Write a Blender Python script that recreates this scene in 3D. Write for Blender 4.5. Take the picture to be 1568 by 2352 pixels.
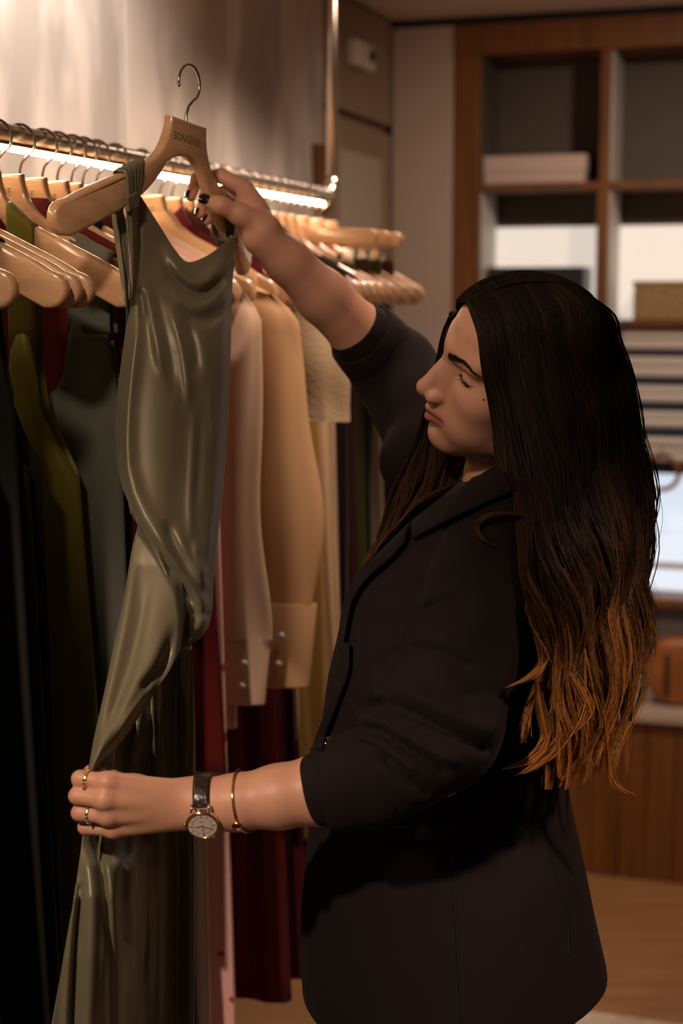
import bpy, bmesh, math, random
import numpy as np
from mathutils import Vector, Matrix

for o in list(bpy.data.objects): bpy.data.objects.remove(o, do_unlink=True)
SC = bpy.context.scene
COL = SC.collection

# ---------------------------------------------------------------- camera
FPX = 3600.0; PITCH = math.radians(7.69); CAMZ = 1.6
cam_d = bpy.data.cameras.new('camera'); cam = bpy.data.objects.new('camera', cam_d); COL.objects.link(cam)
cam.location = (0, 0, CAMZ); cam.rotation_euler = (math.pi/2 - PITCH, 0, 0)
cam_d.sensor_fit = 'VERTICAL'; cam_d.sensor_height = 36.0; cam_d.sensor_width = 24.0
cam_d.lens = FPX / 2352.0 * 36.0
cam_d.clip_start = 0.05; cam_d.clip_end = 60
cam_d.dof.use_dof = True; cam_d.dof.focus_distance = 1.76; cam_d.dof.aperture_fstop = 3.4
SC.camera = cam

# ---------------------------------------------------------------- world, lights, exposure
SC.view_settings.view_transform = 'Standard'; SC.view_settings.look = 'None'
SC.view_settings.gamma = 1.0; SC.view_settings.use_curve_mapping = False
SC.view_settings.exposure = 0.0
W = bpy.data.worlds.new('shop_ambient'); SC.world = W; W.use_nodes = True
W.node_tree.nodes['Background'].inputs[0].default_value = (1.0, 0.72, 0.55, 1)
W.node_tree.nodes['Background'].inputs[1].default_value = 0.09
WARM = (1.0, 0.745, 0.575)
CEIL = 2.388
def spot(name, loc, target, watts, angle, blend=0.5, radius=0.03, col=WARM):
    d = bpy.data.lights.new(name, 'SPOT'); d.energy = watts; d.color = col
    d.spot_size = math.radians(angle); d.spot_blend = blend; d.shadow_soft_size = radius
    o = bpy.data.objects.new(name, d); COL.objects.link(o); o.location = loc
    o.rotation_euler = (Vector(target) - Vector(loc)).to_track_quat('-Z', 'Y').to_euler()
    return o
def area(name, loc, target, watts, size, col=WARM):
    d = bpy.data.lights.new(name, 'AREA'); d.energy = watts; d.color = col; d.size = size
    o = bpy.data.objects.new(name, d); COL.objects.link(o); o.location = loc
    o.rotation_euler = (Vector(target) - Vector(loc)).to_track_quat('-Z', 'Y').to_euler()
    return o
spot('downlight_key', (-0.85, 0.12, 2.36), (-0.20, 1.55, 0.84), 152, 36, 0.6, 0.05)
spot('downlight_wall', (-0.14, 2.42, 2.36), (-0.48, 2.72, 1.96), 27, 95, 0.9, 0.02, (1.0, .84, .72))
spot('downlight_back', (0.30, 3.25, 2.36), (0.22, 3.15, 0.9), 60, 128, 0.8, 0.06)
spot('downlight_cabinet', (0.95, 3.2, 2.36), (0.75, 4.2, 1.1), 44, 120, 0.8, 0.05)
spot('fill_rail', (0.32, 2.12, 2.36), (0.00, 2.42, 1.20), 36, 52, 0.7, 0.04)  # added fill light that brightens the blouses on the rail
spot('fill_hair', (1.05, 1.15, 2.36), (0.36, 1.64, 1.02), 80, 27, 0.8, 0.05)  # added hair light for the caramel ends, not a shop fixture
spot('fill_front', (-0.40, 0.45, 2.36), (0.0, 1.90, 1.62), 56, 33, 0.7, 0.06)  # unseen fill, added to lift face, raised hand and held hanger

# ---------------------------------------------------------------- helpers
_p = PITCH
CO = np.array([0, 0, CAMZ]); CF = np.array([0, math.cos(_p), -math.sin(_p)])
CU = np.array([0, math.sin(_p), math.cos(_p)]); CR = np.array([1.0, 0, 0])
def ray(px, py):
    return CR*(px-784.0)/FPX + CU*(1176.0-py)/FPX + CF
def at(px, py, Y):
    """point of the room seen at photo pixel px,py at distance Y"""
    d = ray(px, py); return CO + d*(Y/d[1])
def lerp(a, b, t): return a + (b-a)*t
def sstep(a, b, x):
    t = np.clip((np.asarray(x, float)-a)/(b-a), 0, 1); return t*t*(3-2*t)
def cr(pts, n):
    """Catmull-Rom through pts, n samples"""
    p = np.asarray(pts, float); m = len(p)
    e = np.vstack([2*p[0]-p[1], p, 2*p[-1]-p[-2]])
    out = []
    for t in np.linspace(0, m-1, n):
        i = min(int(t), m-2); f = t-i
        a, b, c, d = e[i], e[i+1], e[i+2], e[i+3]
        out.append(0.5*((2*b)+(c-a)*f+(2*a-5*b+4*c-d)*f*f+(3*b-a-3*c+d)*f**3))
    return np.array(out)

ORIG = {}
def root(name, loc, label, cat, group=None, rotz=0.0):
    o = bpy.data.objects.new(name, None); COL.objects.link(o); o.empty_display_size = 0.05
    o.location = tuple(loc); o.rotation_euler = (0, 0, rotz)
    o['label'] = label; o['category'] = cat
    if group: o['group'] = group
    ORIG[o.name] = np.array(loc, float); return o
def tag(o, label, cat, group=None):
    o['label'] = label; o['category'] = cat
    if group: o['group'] = group
    return o
def origin_of(o):
    while o.parent: o = o.parent
    return ORIG.get(o.name, np.zeros(3))
def mesh(name, V, Fc, m, parent=None, smooth=True, local=False, attr=None, label=None):
    """one mesh object; V in room coordinates unless local"""
    V = np.asarray(V, float)
    if parent is not None and not local: V = V - origin_of(parent)
    me = bpy.data.meshes.new(name)
    if isinstance(Fc, np.ndarray):
        k = Fc.shape[1]; nf = len(Fc)
        me.vertices.add(len(V)); me.vertices.foreach_set('co', V.ravel().astype(np.float32))
        me.loops.add(nf*k); me.loops.foreach_set('vertex_index', Fc.ravel().astype(np.int32))
        me.polygons.add(nf); me.polygons.foreach_set('loop_start', (np.arange(nf)*k).astype(np.int32))
        try: me.polygons.foreach_set('loop_total', np.full(nf, k, np.int32))
        except Exception: pass
        me.update(calc_edges=True); me.validate()
    else:
        me.from_pydata([tuple(v) for v in V], [], [tuple(f) for f in Fc]); me.update()
    me.polygons.foreach_set('use_smooth', np.full(len(me.polygons), bool(smooth)))
    if attr is not None:
        for an, av in attr.items():
            av = np.asarray(av, np.float32)
            if av.ndim == 1:
                a = me.attributes.new(an, 'FLOAT', 'POINT'); a.data.foreach_set('value', av)
            else:
                a = me.attributes.new(an, 'FLOAT_COLOR', 'POINT')
                a.data.foreach_set('color', np.hstack([av, np.ones((len(av), 1), np.float32)]).ravel())
    if m: me.materials.append(m)
    o = bpy.data.objects.new(name, me); COL.objects.link(o)
    if parent is not None: o.parent = parent
    if label: o['label'] = label
    return o
def grid_faces(n, m, close_u=False, close_v=False):
    """n rows, m columns of vertices (row-major)"""
    I = np.arange(n if close_u else n-1); J = np.arange(m if close_v else m-1)
    i, j = np.meshgrid(I, J, indexing='ij'); i2 = (i+1) % n; j2 = (j+1) % m
    return np.stack([i*m+j, i*m+j2, i2*m+j2, i2*m+j], -1).reshape(-1, 4)
def tube_vf(path, rad, n=8, caps=True, flat=1.0, upv=None):
    p = np.asarray(path, float); m = len(p)
    r = np.full(m, rad, float) if np.isscalar(rad) else np.asarray(rad, float)
    t = np.gradient(p, axis=0); t /= np.linalg.norm(t, axis=1)[:, None]+1e-12
    u = np.array(upv if upv is not None else ([0, 0, 1] if abs(t[0][2]) < .9 else [1, 0, 0]), float)
    V = []
    for k in range(m):
        a = u - t[k]*(u@t[k]); a /= np.linalg.norm(a)+1e-12; u = a if upv is None else u
        b = np.cross(t[k], a)
        th = np.arange(n)*2*math.pi/n
        V.append(p[k] + r[k]*(np.cos(th)[:, None]*a*flat + np.sin(th)[:, None]*b))
    V = np.vstack(V); Fq = grid_faces(m, n, False, True).tolist()
    if caps:
        Fq.append(list(range(n))[::-1]); Fq.append(list(range((m-1)*n, m*n)))
    return V, Fq
def tube(name, path, rad, m, parent=None, n=8, flat=1.0, upv=None, **k):
    V, Fq = tube_vf(path, rad, n, True, flat, upv); return mesh(name, V, Fq, m, parent, **k)
def bbox_vf(lo, hi, bev=0.0):
    bm = bmesh.new(); bmesh.ops.create_cube(bm, size=1.0)
    lo = np.array(lo, float); hi = np.array(hi, float)
    for v in bm.verts: v.co = Vector((np.array(v.co)*(hi-lo) + (lo+hi)/2).tolist())
    if bev > 0:
        b = min(bev, 0.45*float(np.min(np.abs(hi-lo))))
        bmesh.ops.bevel(bm, geom=list(bm.edges), offset=b, segments=2, affect='EDGES', profile=0.5)
    bm.verts.index_update()
    V = np.array([v.co[:] for v in bm.verts]); Fq = [[v.index for v in f.verts] for f in bm.faces]
    bm.free(); return V, Fq
def prism_vf(outline, y0, y1, bev=0.0):
    """outline (x,z) polygon extruded along y, rounded edges"""
    bm = bmesh.new()
    f0 = bm.faces.new([bm.verts.new((x, y0, z)) for x, z in outline])
    r = bmesh.ops.extrude_face_region(bm, geom=[f0])
    for v in [g for g in r['geom'] if isinstance(g, bmesh.types.BMVert)]: v.co.y = y1
    bmesh.ops.recalc_face_normals(bm, faces=bm.faces)
    if bev > 0:
        es = [e for e in bm.edges if abs(e.verts[0].co.y-e.verts[1].co.y) < 1e-6]
        bmesh.ops.bevel(bm, geom=es, offset=bev, segments=3, affect='EDGES', profile=0.5)
    bm.verts.index_update()
    V = np.array([v.co[:] for v in bm.verts]); Fq = [[v.index for v in f.verts] for f in bm.faces]
    bm.free(); return V, Fq
def join_vf(parts):
    V = []; Fq = []; k = 0
    for v, f in parts:
        V.append(np.asarray(v)); Fq += [[i+k for i in q] for q in (f.tolist() if isinstance(f, np.ndarray) else f)]; k += len(v)
    return np.vstack(V), Fq
def copy_tree(o, parent=None):
    c = o.copy(); COL.objects.link(c); c.parent = parent
    for ch in list(o.children): copy_tree(ch, c)
    return c
def thick(name, V, n, m_, mat_, parent, th, **k):
    """grid sheet V (n x m_) given a real thickness: two skins and a closed rim"""
    V = np.asarray(V).reshape(n, m_, 3)
    du = np.gradient(V, axis=0); dv = np.gradient(V, axis=1)
    N = np.cross(dv, du); N /= np.linalg.norm(N, axis=2)[..., None]+1e-12
    A = (V + N*th/2).reshape(-1, 3); B = (V - N*th/2).reshape(-1, 3); q = grid_faces(n, m_); o = n*m_
    rim = []
    loop = [i*m_ for i in range(n)] + [(n-1)*m_+j for j in range(1, m_)] + [i*m_+m_-1 for i in range(n-2, -1, -1)] + [j for j in range(m_-2, 0, -1)]
    for a, b in zip(loop, loop[1:]+loop[:1]): rim.append([a, b, b+o, a+o])
    Fq = np.vstack([q, q[:, ::-1]+o, np.array(rim)])
    return mesh(name, np.vstack([A, B]), Fq, mat_, parent, **k)

# ---------------------------------------------------------------- materials
def mat(name, col, rough=0.5, metal=0.0, spec=0.5, noise=0.0, nscale=8.0, stretch=(1, 1, 1), bump=0.0, bscale=200.0,
        bstretch=(1, 1, 1), coat=0.0, sheen=0.0, sss=0.0, sssr=(1, .3, .15), emit=0.0, emitc=None, col2=None, attr=None,
        trans=0.0, alpha=1.0, aniso=0.0, sheen_tint=None):
    m = bpy.data.materials.new(name); m.use_nodes = True; nt = m.node_tree; N = nt.nodes; L = nt.links
    b = N['Principled BSDF']; I = b.inputs
    I['Roughness'].default_value = rough; I['Metallic'].default_value = metal
    I['Specular IOR Level'].default_value = spec; I['Coat Weight'].default_value = coat
    I['Coat Roughness'].default_value = 0.08; I['Sheen Weight'].default_value = sheen
    if sheen_tint: I['Sheen Tint'].default_value = (*sheen_tint, 1)
    I['Anisotropic'].default_value = aniso
    I['Transmission Weight'].default_value = trans; I['Alpha'].default_value = alpha
    if sss > 0:
        I['Subsurface Weight'].default_value = sss; I['Subsurface Radius'].default_value = sssr
        I['Subsurface Scale'].default_value = 0.006
    c4 = (*col, 1); tc = N.new('ShaderNodeTexCoord')
    src = None
    if attr:
        a = N.new('ShaderNodeAttribute'); a.attribute_name = attr; src = a.outputs['Color']
    def tex(scale, st, detail=4):
        mp = N.new('ShaderNodeMapping'); mp.inputs['Scale'].default_value = st
        t = N.new('ShaderNodeTexNoise'); t.inputs['Scale'].default_value = scale; t.inputs['Detail'].default_value = detail
        L.new(tc.outputs['Object'], mp.inputs['Vector']); L.new(mp.outputs['Vector'], t.inputs['Vector']); return t
    if noise > 0 or col2 is not None:
        t = tex(nscale, stretch); r = N.new('ShaderNodeValToRGB')
        lo = col2 if col2 is not None else tuple(max(0, x*(1-noise)) for x in col)
        hi = col if col2 is not None else tuple(min(1, x*(1+noise)) for x in col)
        r.color_ramp.elements[0].position = 0.3; r.color_ramp.elements[1].position = 0.7
        if name == 'brushed_plaster': r.color_ramp.elements[0].position = 0.43; r.color_ramp.elements[1].position = 0.57
        r.color_ramp.elements[0].color = (*lo, 1); r.color_ramp.elements[1].color = (*hi, 1)
        L.new(t.outputs['Fac'], r.inputs['Fac'])
        if src:
            mx = N.new('ShaderNodeMix'); mx.data_type = 'RGBA'; mx.blend_type = 'MULTIPLY'; mx.inputs[0].default_value = 1
            L.new(src, mx.inputs[6]); L.new(r.outputs[0], mx.inputs[7]); L.new(mx.outputs[2], I['Base Color'])
        else: L.new(r.outputs[0], I['Base Color'])
    elif src: L.new(src, I['Base Color'])
    else: I['Base Color'].default_value = c4
    if bump > 0:
        t = tex(bscale, bstretch, 3); bn = N.new('ShaderNodeBump'); bn.inputs['Strength'].default_value = bump
        bn.inputs['Distance'].default_value = 0.002
        L.new(t.outputs['Fac'], bn.inputs['Height']); L.new(bn.outputs['Normal'], I['Normal'])
    if emit > 0:
        I['Emission Color'].default_value = (*(emitc or col), 1); I['Emission Strength'].default_value = emit
    return m
def srgb(r, g, b):
    f = lambda c: (c/255/12.92) if c/255 <= 0.04045 else ((c/255+0.055)/1.055)**2.4
    return (f(r), f(g), f(b))
M = {}
M['plaster'] = mat('brushed_plaster', (.56, .51, .475), rough=.36, noise=.20, nscale=3.2, stretch=(2.2, 2.2, .8), bump=.55, bscale=6, bstretch=(1.3, 1.3, .35))
M['wall'] = mat('painted_wall', (.50, .40, .335), rough=.8, bump=.05, bscale=300)
M['taupe'] = mat('taupe_panel', (.30, .215, .145), rough=.6, noise=.05, nscale=3)
M['taupe_pale'] = mat('pale_taupe_panel', (.42, .36, .29), rough=.6)
M['ceiling'] = mat('ceiling_paint', (.80, .70, .62), rough=.9)
M['black'] = mat('black_gap', (.008, .007, .006), rough=.8)
M['cab_wood'] = mat('walnut', (.17, .060, .012), rough=.45, noise=.3, nscale=6, stretch=(6, 6, .5), bump=.05, bscale=60, bstretch=(6, 6, .4))
M['cab_grey'] = mat('grey_laminate', (.085, .068, .055), rough=.6)
M['cab_white'] = mat('white_laminate', (.62, .58, .54), rough=.5)
M['floor'] = mat('oak_floor', (.27, .135, .055), rough=.42, noise=.18, nscale=3, stretch=(1, 8, 1))
M['rug'] = mat('pale_rug', (.50, .40, .33), rough=.95, noise=.12, nscale=40, bump=.4, bscale=400)
M['lit'] = mat('backlit_panel', (.55, .5, .45), emit=0.66, emitc=(1.0, .90, .78))
M['lit_cool'] = mat('cool_light_box', (.35, .36, .4), emit=0.86, emitc=(.78, .88, 1.0))
M['led'] = mat('led_strip', (1, .9, .75), emit=34.0, emitc=(1.0, .72, .44))
M['steel'] = mat('brushed_steel', (.60, .53, .46), rough=.28, metal=1.0, noise=.05, nscale=60)
M['hook'] = mat('hook_wire', (.42, .37, .33), rough=.22, metal=1.0)
M['wood'] = mat('beech_hanger', (.64, .375, .20), rough=.34, noise=.13, nscale=28, stretch=(.35, 3, 3), coat=1.0, bump=.03, bscale=500, bstretch=(.1, 1, 1))
M['engrave'] = mat('engraved_lettering', (.20, .11, .06), rough=.7)
M['plastic'] = mat('white_plastic', (.70, .62, .58), rough=.45)
M['box_white'] = mat('pinkish_box_card', (.62, .49, .44), rough=.7, bump=.03, bscale=100)
M['wicker'] = mat('woven_raffia', (.33, .22, .11), rough=.85, noise=.4, nscale=60, stretch=(1, 1, 3), bump=.6, bscale=150)
M['leather'] = mat('cognac_leather', (.26, .085, .02), rough=.4, noise=.2, nscale=12)
M['fold_white'] = mat('white_knit', (.60, .56, .52), rough=.9, bump=.2, bscale=300)
M['fold_navy'] = mat('navy_knit', (.02, .028, .06), rough=.9, bump=.2, bscale=300)
M['clear'] = mat('clear_plastic', (.8, .78, .75), rough=.15, trans=.8)
# ================================================================ setting
UX = np.array([0.3165, 0.9486, 0]); VX = np.array([0.9486, -0.3165, 0])   # along the left wall / along the back wall
UX /= np.linalg.norm(UX); VX /= np.linalg.norm(VX)
RZ = math.atan2(VX[1], VX[0])
CORNER = np.array([0.1445, 4.60, 0])
def on_back(px, py, off=0.0):
    """(s,z) where the pixel's ray meets the back plane moved forward by off"""
    d = ray(px, py); q = CORNER - UX*off
    t = ((q-CO)@UX)/(d@UX); X = CO+d*t
    return float((X-CORNER)@VX), float(X[2])
def on_left(px, py, off=0.0):
    d = ray(px, py); q = CORNER + VX*off
    t = ((q-CO)@VX)/(d@VX); X = CO+d*t
    return float((X-CORNER)@UX), float(X[2])
def bpt(s, o, z): return CORNER + VX*s - UX*o + np.array([0, 0, z])
def frame_box(name, s0, s1, o0, o1, z0, z1, m, parent=None, bev=.002, **k):
    """box in the corner's frame: s along back wall, o out from back wall, z up"""
    V, Fq = bbox_vf((s0, o0, z0), (s1, o1, z1), bev)
    Vw = CORNER + V[:, :1]*VX - V[:, 1:2]*UX + np.array([0, 0, 1])*V[:, 2:]
    Fq = [f[::-1] for f in Fq]
    return mesh(name, Vw, Fq, m, parent, smooth=False, **k)
def struct(o):
    o['kind'] = 'structure'; return o
struct(frame_box('floor', -1.2, 3.4, -.3, 6.0, -.06, 0, M['floor'], bev=0))
struct(frame_box('ceiling', -.6, 3.4, -.3, 6.0, CEIL, CEIL+.06, M['ceiling'], bev=0))
struct(frame_box('wall_back', -.3, 3.4, -.30, -.22, 0, CEIL, M['wall'], bev=0))
struct(frame_box('wall_right', 3.4, 3.5, -.3, 6.0, 0, CEIL, M['wall'], bev=0))
# left wall in panels
def lbox(name, u0, u1, d0, d1, z0, z1, m, parent=None, bev=.002, **k):
    """box on the left wall: u = distance along wall from the corner (negative towards camera), d = out of wall"""
    V, Fq = bbox_vf((d0, -u1, z0), (d1, -u0, z1), bev)
    Vw = CORNER + V[:, :1]*VX - V[:, 1:2]*UX + np.array([0, 0, 1])*V[:, 2:]
    return mesh(name, Vw, [f[::-1] for f in Fq], m, parent, smooth=False, **k)
wl = struct(lbox('wall_left', -6.0, .3, -.12, -.03, 0, CEIL, M['taupe'], bev=0))
uA = on_left(276, 200)[0]; uB = on_left(292, 200)[0]; uC = on_left(742, 380)[0]
lbox('panel', -3.4, uA, -.03, 0, .02, CEIL-.01, M['plaster'], wl, label='brushed grey plaster panel with bright spot of light')
lbox('panel', uB, uC, -.03, 0, .02, CEIL-.01, M['plaster'], wl)
lbox('panel', -6.0, -3.405, -.03, 0, .02, CEIL-.01, M['plaster'], wl)
zG = on_left(790, 262)[1]
lbox('panel', uC+.006, -.01, -.03, 0, zG+.012, CEIL-.01, M['taupe'], wl, label='taupe upper wall panel')
lbox('panel', uC+.006, -.01, -.03, 0, .02, zG-.012, M['taupe'], wl, label='taupe lower wall panel')
u0, z0 = on_left(775, 340); u1, z1 = on_left(872, 520)
lbox('inset_panel', u0, u1, 0, .006, .5, z0, M['taupe_pale'], wl, label='pale framed panel')
u0, z0 = on_left(716, 330); u1, z1 = on_left(745, 445)
lbox('edge_strip', u0, u1, 0, .02, z1-.05, z0, M['cab_wood'], wl)
# wall sensor
u0, z0 = on_left(792, 88); u1, z1 = on_left(836, 168)
wsn = root('wall_sensor', CORNER+UX*(u0+u1)/2+np.array([0, 0, z1]), 'small white wall sensor with a dark round eye on the taupe panel', 'sensor')
lbox('housing', u0, u1, .001, .035, z1, z0, M['plastic'], wsn, bev=.008)
ctr = CORNER + UX*(lerp(u0, u1, .72)) + VX*.035 + np.array([0, 0, lerp(z0, z1, .45)])
th = np.linspace(0, math.pi/2, 6)
V = []; 
for a in th:
    for b in np.arange(14)*2*math.pi/14:
        V.append(ctr + VX*.012*math.sin(a) + (UX*math.cos(b)+np.array([0, 0, 1])*math.sin(b))*.017*math.cos(a))
mesh('eye', V, grid_faces(6, 14, False, True), M['black'], wsn)
# pillar + shadow gap
sP1 = on_back(1041, 300)[0]; zT = on_back(1000, 60)[1]
struct(frame_box('wall_pillar', .0, sP1-.002, -.22, 0, 0, CEIL-.022, M['wall'], bev=.003))
struct(frame_box('trim_1', -.004, 3.4, -.22, -.012, CEIL-.022, CEIL, M['black'], bev=0))
# shelving unit
DEP = .33
S = lambda px, py=420: on_back(px, py)[0]
Z = lambda py, px=1300: on_back(px, py)[1]
sh = root('shelving_unit', bpt(1.0, -.1, 0), 'tall walnut shelving unit with square cubbies behind the woman', 'shelf')
sA0, sA1, sD0, sD1 = S(1041), S(1100), S(1374), S(1396)
cubw = sD0-sA1; sEnd = sD1+2*(cubw+.04)
zTop0 = Z(60); zTop1 = Z(116); zS1a, zS1b = Z(418), Z(434); zS2a, zS2b = Z(735, 1500), Z(748, 1500); zS3a, zS3b = Z(1376, 1530), Z(1394, 1530)
o0 = -.205
frame_box('stile', sA0, sA1, o0, 0, .0, zTop1, M['cab_wood'], sh)
frame_box('top_rail', sA0, sEnd, o0, .004, zTop1, CEIL-.024, M['cab_wood'], sh)
zb = .02
cols = [(sA1, sD0), (sD1, sD1+cubw), (sD1+cubw+.03, sEnd-.04)]
for a, b in ((sD0, sD1), (sD1+cubw, sD1+cubw+.03), (sEnd-.04, sEnd)):
    frame_box('divider', a, b, o0, 0, zb, zTop1, M['cab_wood'], sh)
for a, b in cols:
    for za, zc in ((zS1b, zS1a), (zS2b, zS2a), (zS3b, zS3a)):
        frame_box('shelf', a+.0005, b-.0005, o0+.004, -.002, za, zc, M['cab_wood'], sh)
for i, (a, b) in enumerate(cols):
    # top row: grey back; second row: grey strip above a backlit panel
    frame_box('back_panel', a, b, o0-.014, o0-.002, zS1a, zTop1, M['cab_grey'], sh)
    zl = Z(512)
    frame_box('back_panel', a, b, o0-.014, o0-.002, zl, zS1b, M['cab_grey'], sh)
    frame_box('lit_panel', a, b, o0-.014, o0-.002, zS2a, zl-.001, M['lit'], sh, label='glowing cream back panel')
    frame_box('back_panel', a, b, o0-.014, o0-.002, zS3a, zS2b, M['cab_white'], sh)
    frame_box('back_panel', a, b, o0-.014, o0-.002, 0.3, zS3b, M['cab_white'], sh)
    lin = M['cab_white'] if i else M['cab_grey']
    frame_box('lining', a+.0005, a+.006, o0+.005, -.02, zS1a+.001, zTop1-.001, lin, sh)
    frame_box('lining', a+.0005, a+.006, o0+.005, -.02, zS2a+.001, zS1b-.001, M['cab_white'], sh)
    frame_box('lining', b-.006, b-.0005, o0+.005, -.02, zS2a+.001, zS1b-.001, M['cab_white'], sh)
# base cabinet
OB = .17
zc = on_back(1520, 1615, OB)[1]; zc2 = on_back(1520, 1658, OB)[1]
bc = root('base_cabinet', bpt(1.2, .1, 0), 'low walnut base cabinet with vertical boards under a pale counter', 'cabinet')
frame_box('body', sA1+.01, sEnd+.1, .001, OB-.012, .03, zc2-.002, M['cab_wood'], bc)
x = sA1+.01; i = 0
random.seed(4)
while x < sEnd+.1:
    wd = .075; frame_box('board', x, min(x+wd-.003, sEnd+.1), OB-.012, OB-random.choice((0, .002)), .0, zc2-.002, M['cab_wood'], bc, bev=.0015); x += wd
ct = frame_box('countertop', sA1-.01, sEnd+.12, .001, OB+.02, zc2, zc2+.025, mat('pale_stone', (.42, .33, .27), rough=.4, noise=.1, nscale=20))
ORIG[ct.name] = np.zeros(3); tag(ct, 'pale beige counter slab on the low walnut cabinet', 'countertop')
ZC = zc2+.025
# boxes and goods
def goods(name, px0, px1, pyt, zbase, o0_, o1_, m, label, cat, lid=None):
    s0 = on_back(px0, pyt, o1_)[0]; s1 = on_back(px1, pyt, o1_)[0]; z1 = on_back((px0+px1)/2, pyt, o1_)[1]
    r = root(name, bpt((s0+s1)/2, (o0_+o1_)/2, zbase), label, cat)
    h = z1-zbase
    if lid:
        frame_box('box_body', s0+.004, s1-.004, o0_+.004, o1_-.004, zbase+.0005, zbase+h*.6, m, r)
        frame_box('lid', s0, s1, o0_, o1_, zbase+h*.42, z1, lid, r, bev=.003)
    else:
        frame_box('box_body', s0, s1, o0_, o1_, zbase+.0005, z1-.004, m, r, bev=.004)
        frame_box('rim', s0-.003, s1+.003, o0_-.003, o1_+.003, z1-.012, z1, m, r, bev=.003)
    return r
goods('storage_box', 1108, 1345, 356, zS1a, -.19, -.03, M['box_white'], 'pinkish white lidded box on the upper left cubby shelf', 'box', M['box_white'])
zz = Z(680)
goods('display_case', 1120, 1340, 613, zS2a, -.19, -.05, mat('black_card', (.012, .011, .012), rough=.4), 'black box in the glowing cubby above the woman\'s head', 'box', mat('black_lid', (.015, .014, .015), rough=.35))
goods('raffia_box', 1455, 1640, 645, zS2a, -.19, -.04, M['wicker'], 'woven straw coloured box in the right glowing cubby', 'box')
# folded garments stacked on the right column, white and navy by turns
ys = [(756, 804, 'w'), (804, 820, 'n'), (820, 868, 'w'), (868, 886, 'n'), (886, 926, 'w'), (926, 946, 'n'), (946, 984, 'w'), (984, 1006, 'n'), (1006, 1026, 'w'), (1026, 1064, 'w')]
zbed = Z(1064, 1500)-.0
def fold_piece(name, s0, s1, z0, z1, m, label, group, oo=(-.19, -.03), seed=0):
    rnd = np.random.RandomState(seed); r = root(name, bpt((s0+s1)/2, -.1, z0), label, 'folded garment', group)
    n = 2 if z1-z0 > .03 else 1
    for k in range(n):
        a = lerp(z0, z1, k/n); b = lerp(z0, z1, (k+1)/n)
        frame_box('fold', s0+rnd.uniform(0, .008), s1-rnd.uniform(0, .008), oo[0], oo[1]+rnd.uniform(-.008, .004), a+.0006, b-.0004, m, r, bev=min(.008, (b-a)*.42))
    return r
ord_ = ['topmost', 'second', 'third', 'fourth', 'fifth', 'sixth', 'seventh', 'eighth', 'ninth', 'lowest']
for i, (a, b, c) in enumerate(ys):
    fold_piece('folded_knit', sD1+.035, sD1+cubw-.01, Z(b, 1500), Z(a, 1500), M['fold_white'] if c == 'w' else M['fold_navy'],
               f"{'white' if c=='w' else 'navy'} folded knit, {ord_[i]} of the striped stack right of the hair", 'folded knits right of the hair', seed=i)
# shelf carrying the stack, and the cool light box under it
frame_box('shelf', sD1+.0005, sD1+cubw-.0005, o0+.004, -.006, Z(1088, 1500), Z(1064, 1500), M['black'], sh, label='black shelf edge')
lb = root('light_box', bpt(sD1+.15, -.1, zS3a), 'cool white glowing display panel at the right edge', 'light box')
frame_box('casing', sD1+.006, sD1+cubw-.006, -.19, -.12, zS3a+.0005, Z(1090, 1500), M['cab_white'], lb)
frame_box('screen', sD1+.012, sD1+cubw-.012, -.12, -.117, Z(1306, 1500), Z(1094, 1500), M['lit_cool'], lb)
frame_box('lower_screen', sD1+.012, sD1+cubw-.012, -.12, -.117, Z(1372, 1500), Z(1322, 1500), M['lit_cool'], lb)
# wooden ring
s_, z_ = on_back(1519, 1086, .02); c_ = bpt(s_, .02, z_)
tb = np.linspace(0, 2*math.pi, 29)[:-1]; Rr = .047; V = []
for a in tb:
    dr = VX*math.cos(a)+np.array([0, 0, 1])*math.sin(a)
    for b in np.arange(8)*math.pi/4: V.append(c_+dr*(Rr+.007*math.cos(b))+UX*.007*math.sin(b))
rg = root('bag_ring', c_-np.array([0, 0, Rr]), 'brown wooden ring handle in front of the cool glowing panel', 'ring')
mesh('ring_body', V, grid_faces(28, 8, True, True), M['cab_wood'], rg)
tube('cord', [c_+np.array([0, 0, Rr]), c_+np.array([0, 0, Z(1066, 1500)-c_[2]])*0+np.array([0, 0, Rr+.03])], .002, M['leather'], rg)
# leather bag + folded pale clothes on the counter
s0, z1 = on_back(1492, 1458, .05); s1 = s0+.2
bag = root('leather_bag', bpt(s0+.1, .05, ZC), 'rounded cognac leather bag standing on the counter at right', 'bag')
n = 24; ang = np.linspace(0, 2*math.pi, n+1)[:-1]; out = []
for a in ang:
    cx, cz = math.cos(a), math.sin(a); e = .62
    out.append((s0+.1+.1*abs(cx)**e*np.sign(cx), ZC+.001+(z1-ZC)*.5*(1+abs(cz)**e*np.sign(cz))))
V, Fq = prism_vf(out, .01, .10, .018)
mesh('bag_body', CORNER+V[:, :1]*VX-V[:, 1:2]*UX+np.array([0, 0, 1])*V[:, 2:], [f[::-1] for f in Fq], M['leather'], bag)
for k in (-.045, .045):
    V, Fq = bbox_vf((s0+.1+k-.008, .099, ZC+.03), (s0+.1+k+.008, .106, ZC+(z1-ZC)*.8), .003)
    mesh('strap', CORNER+V[:, :1]*VX-V[:, 1:2]*UX+np.array([0, 0, 1])*V[:, 2:], [f[::-1] for f in Fq], mat('dark_leather', (.05, .02, .008), rough=.4), bag)
sA = on_back(1400, 1540, .05)[0]
fold_piece('folded_sweater', sA, s0-.012, ZC, ZC+.035, M['fold_white'], 'pale folded sweater, lower one beside the leather bag', 'pale folded sweaters on the counter', oo=(.0+.02, .14), seed=31)
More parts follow.
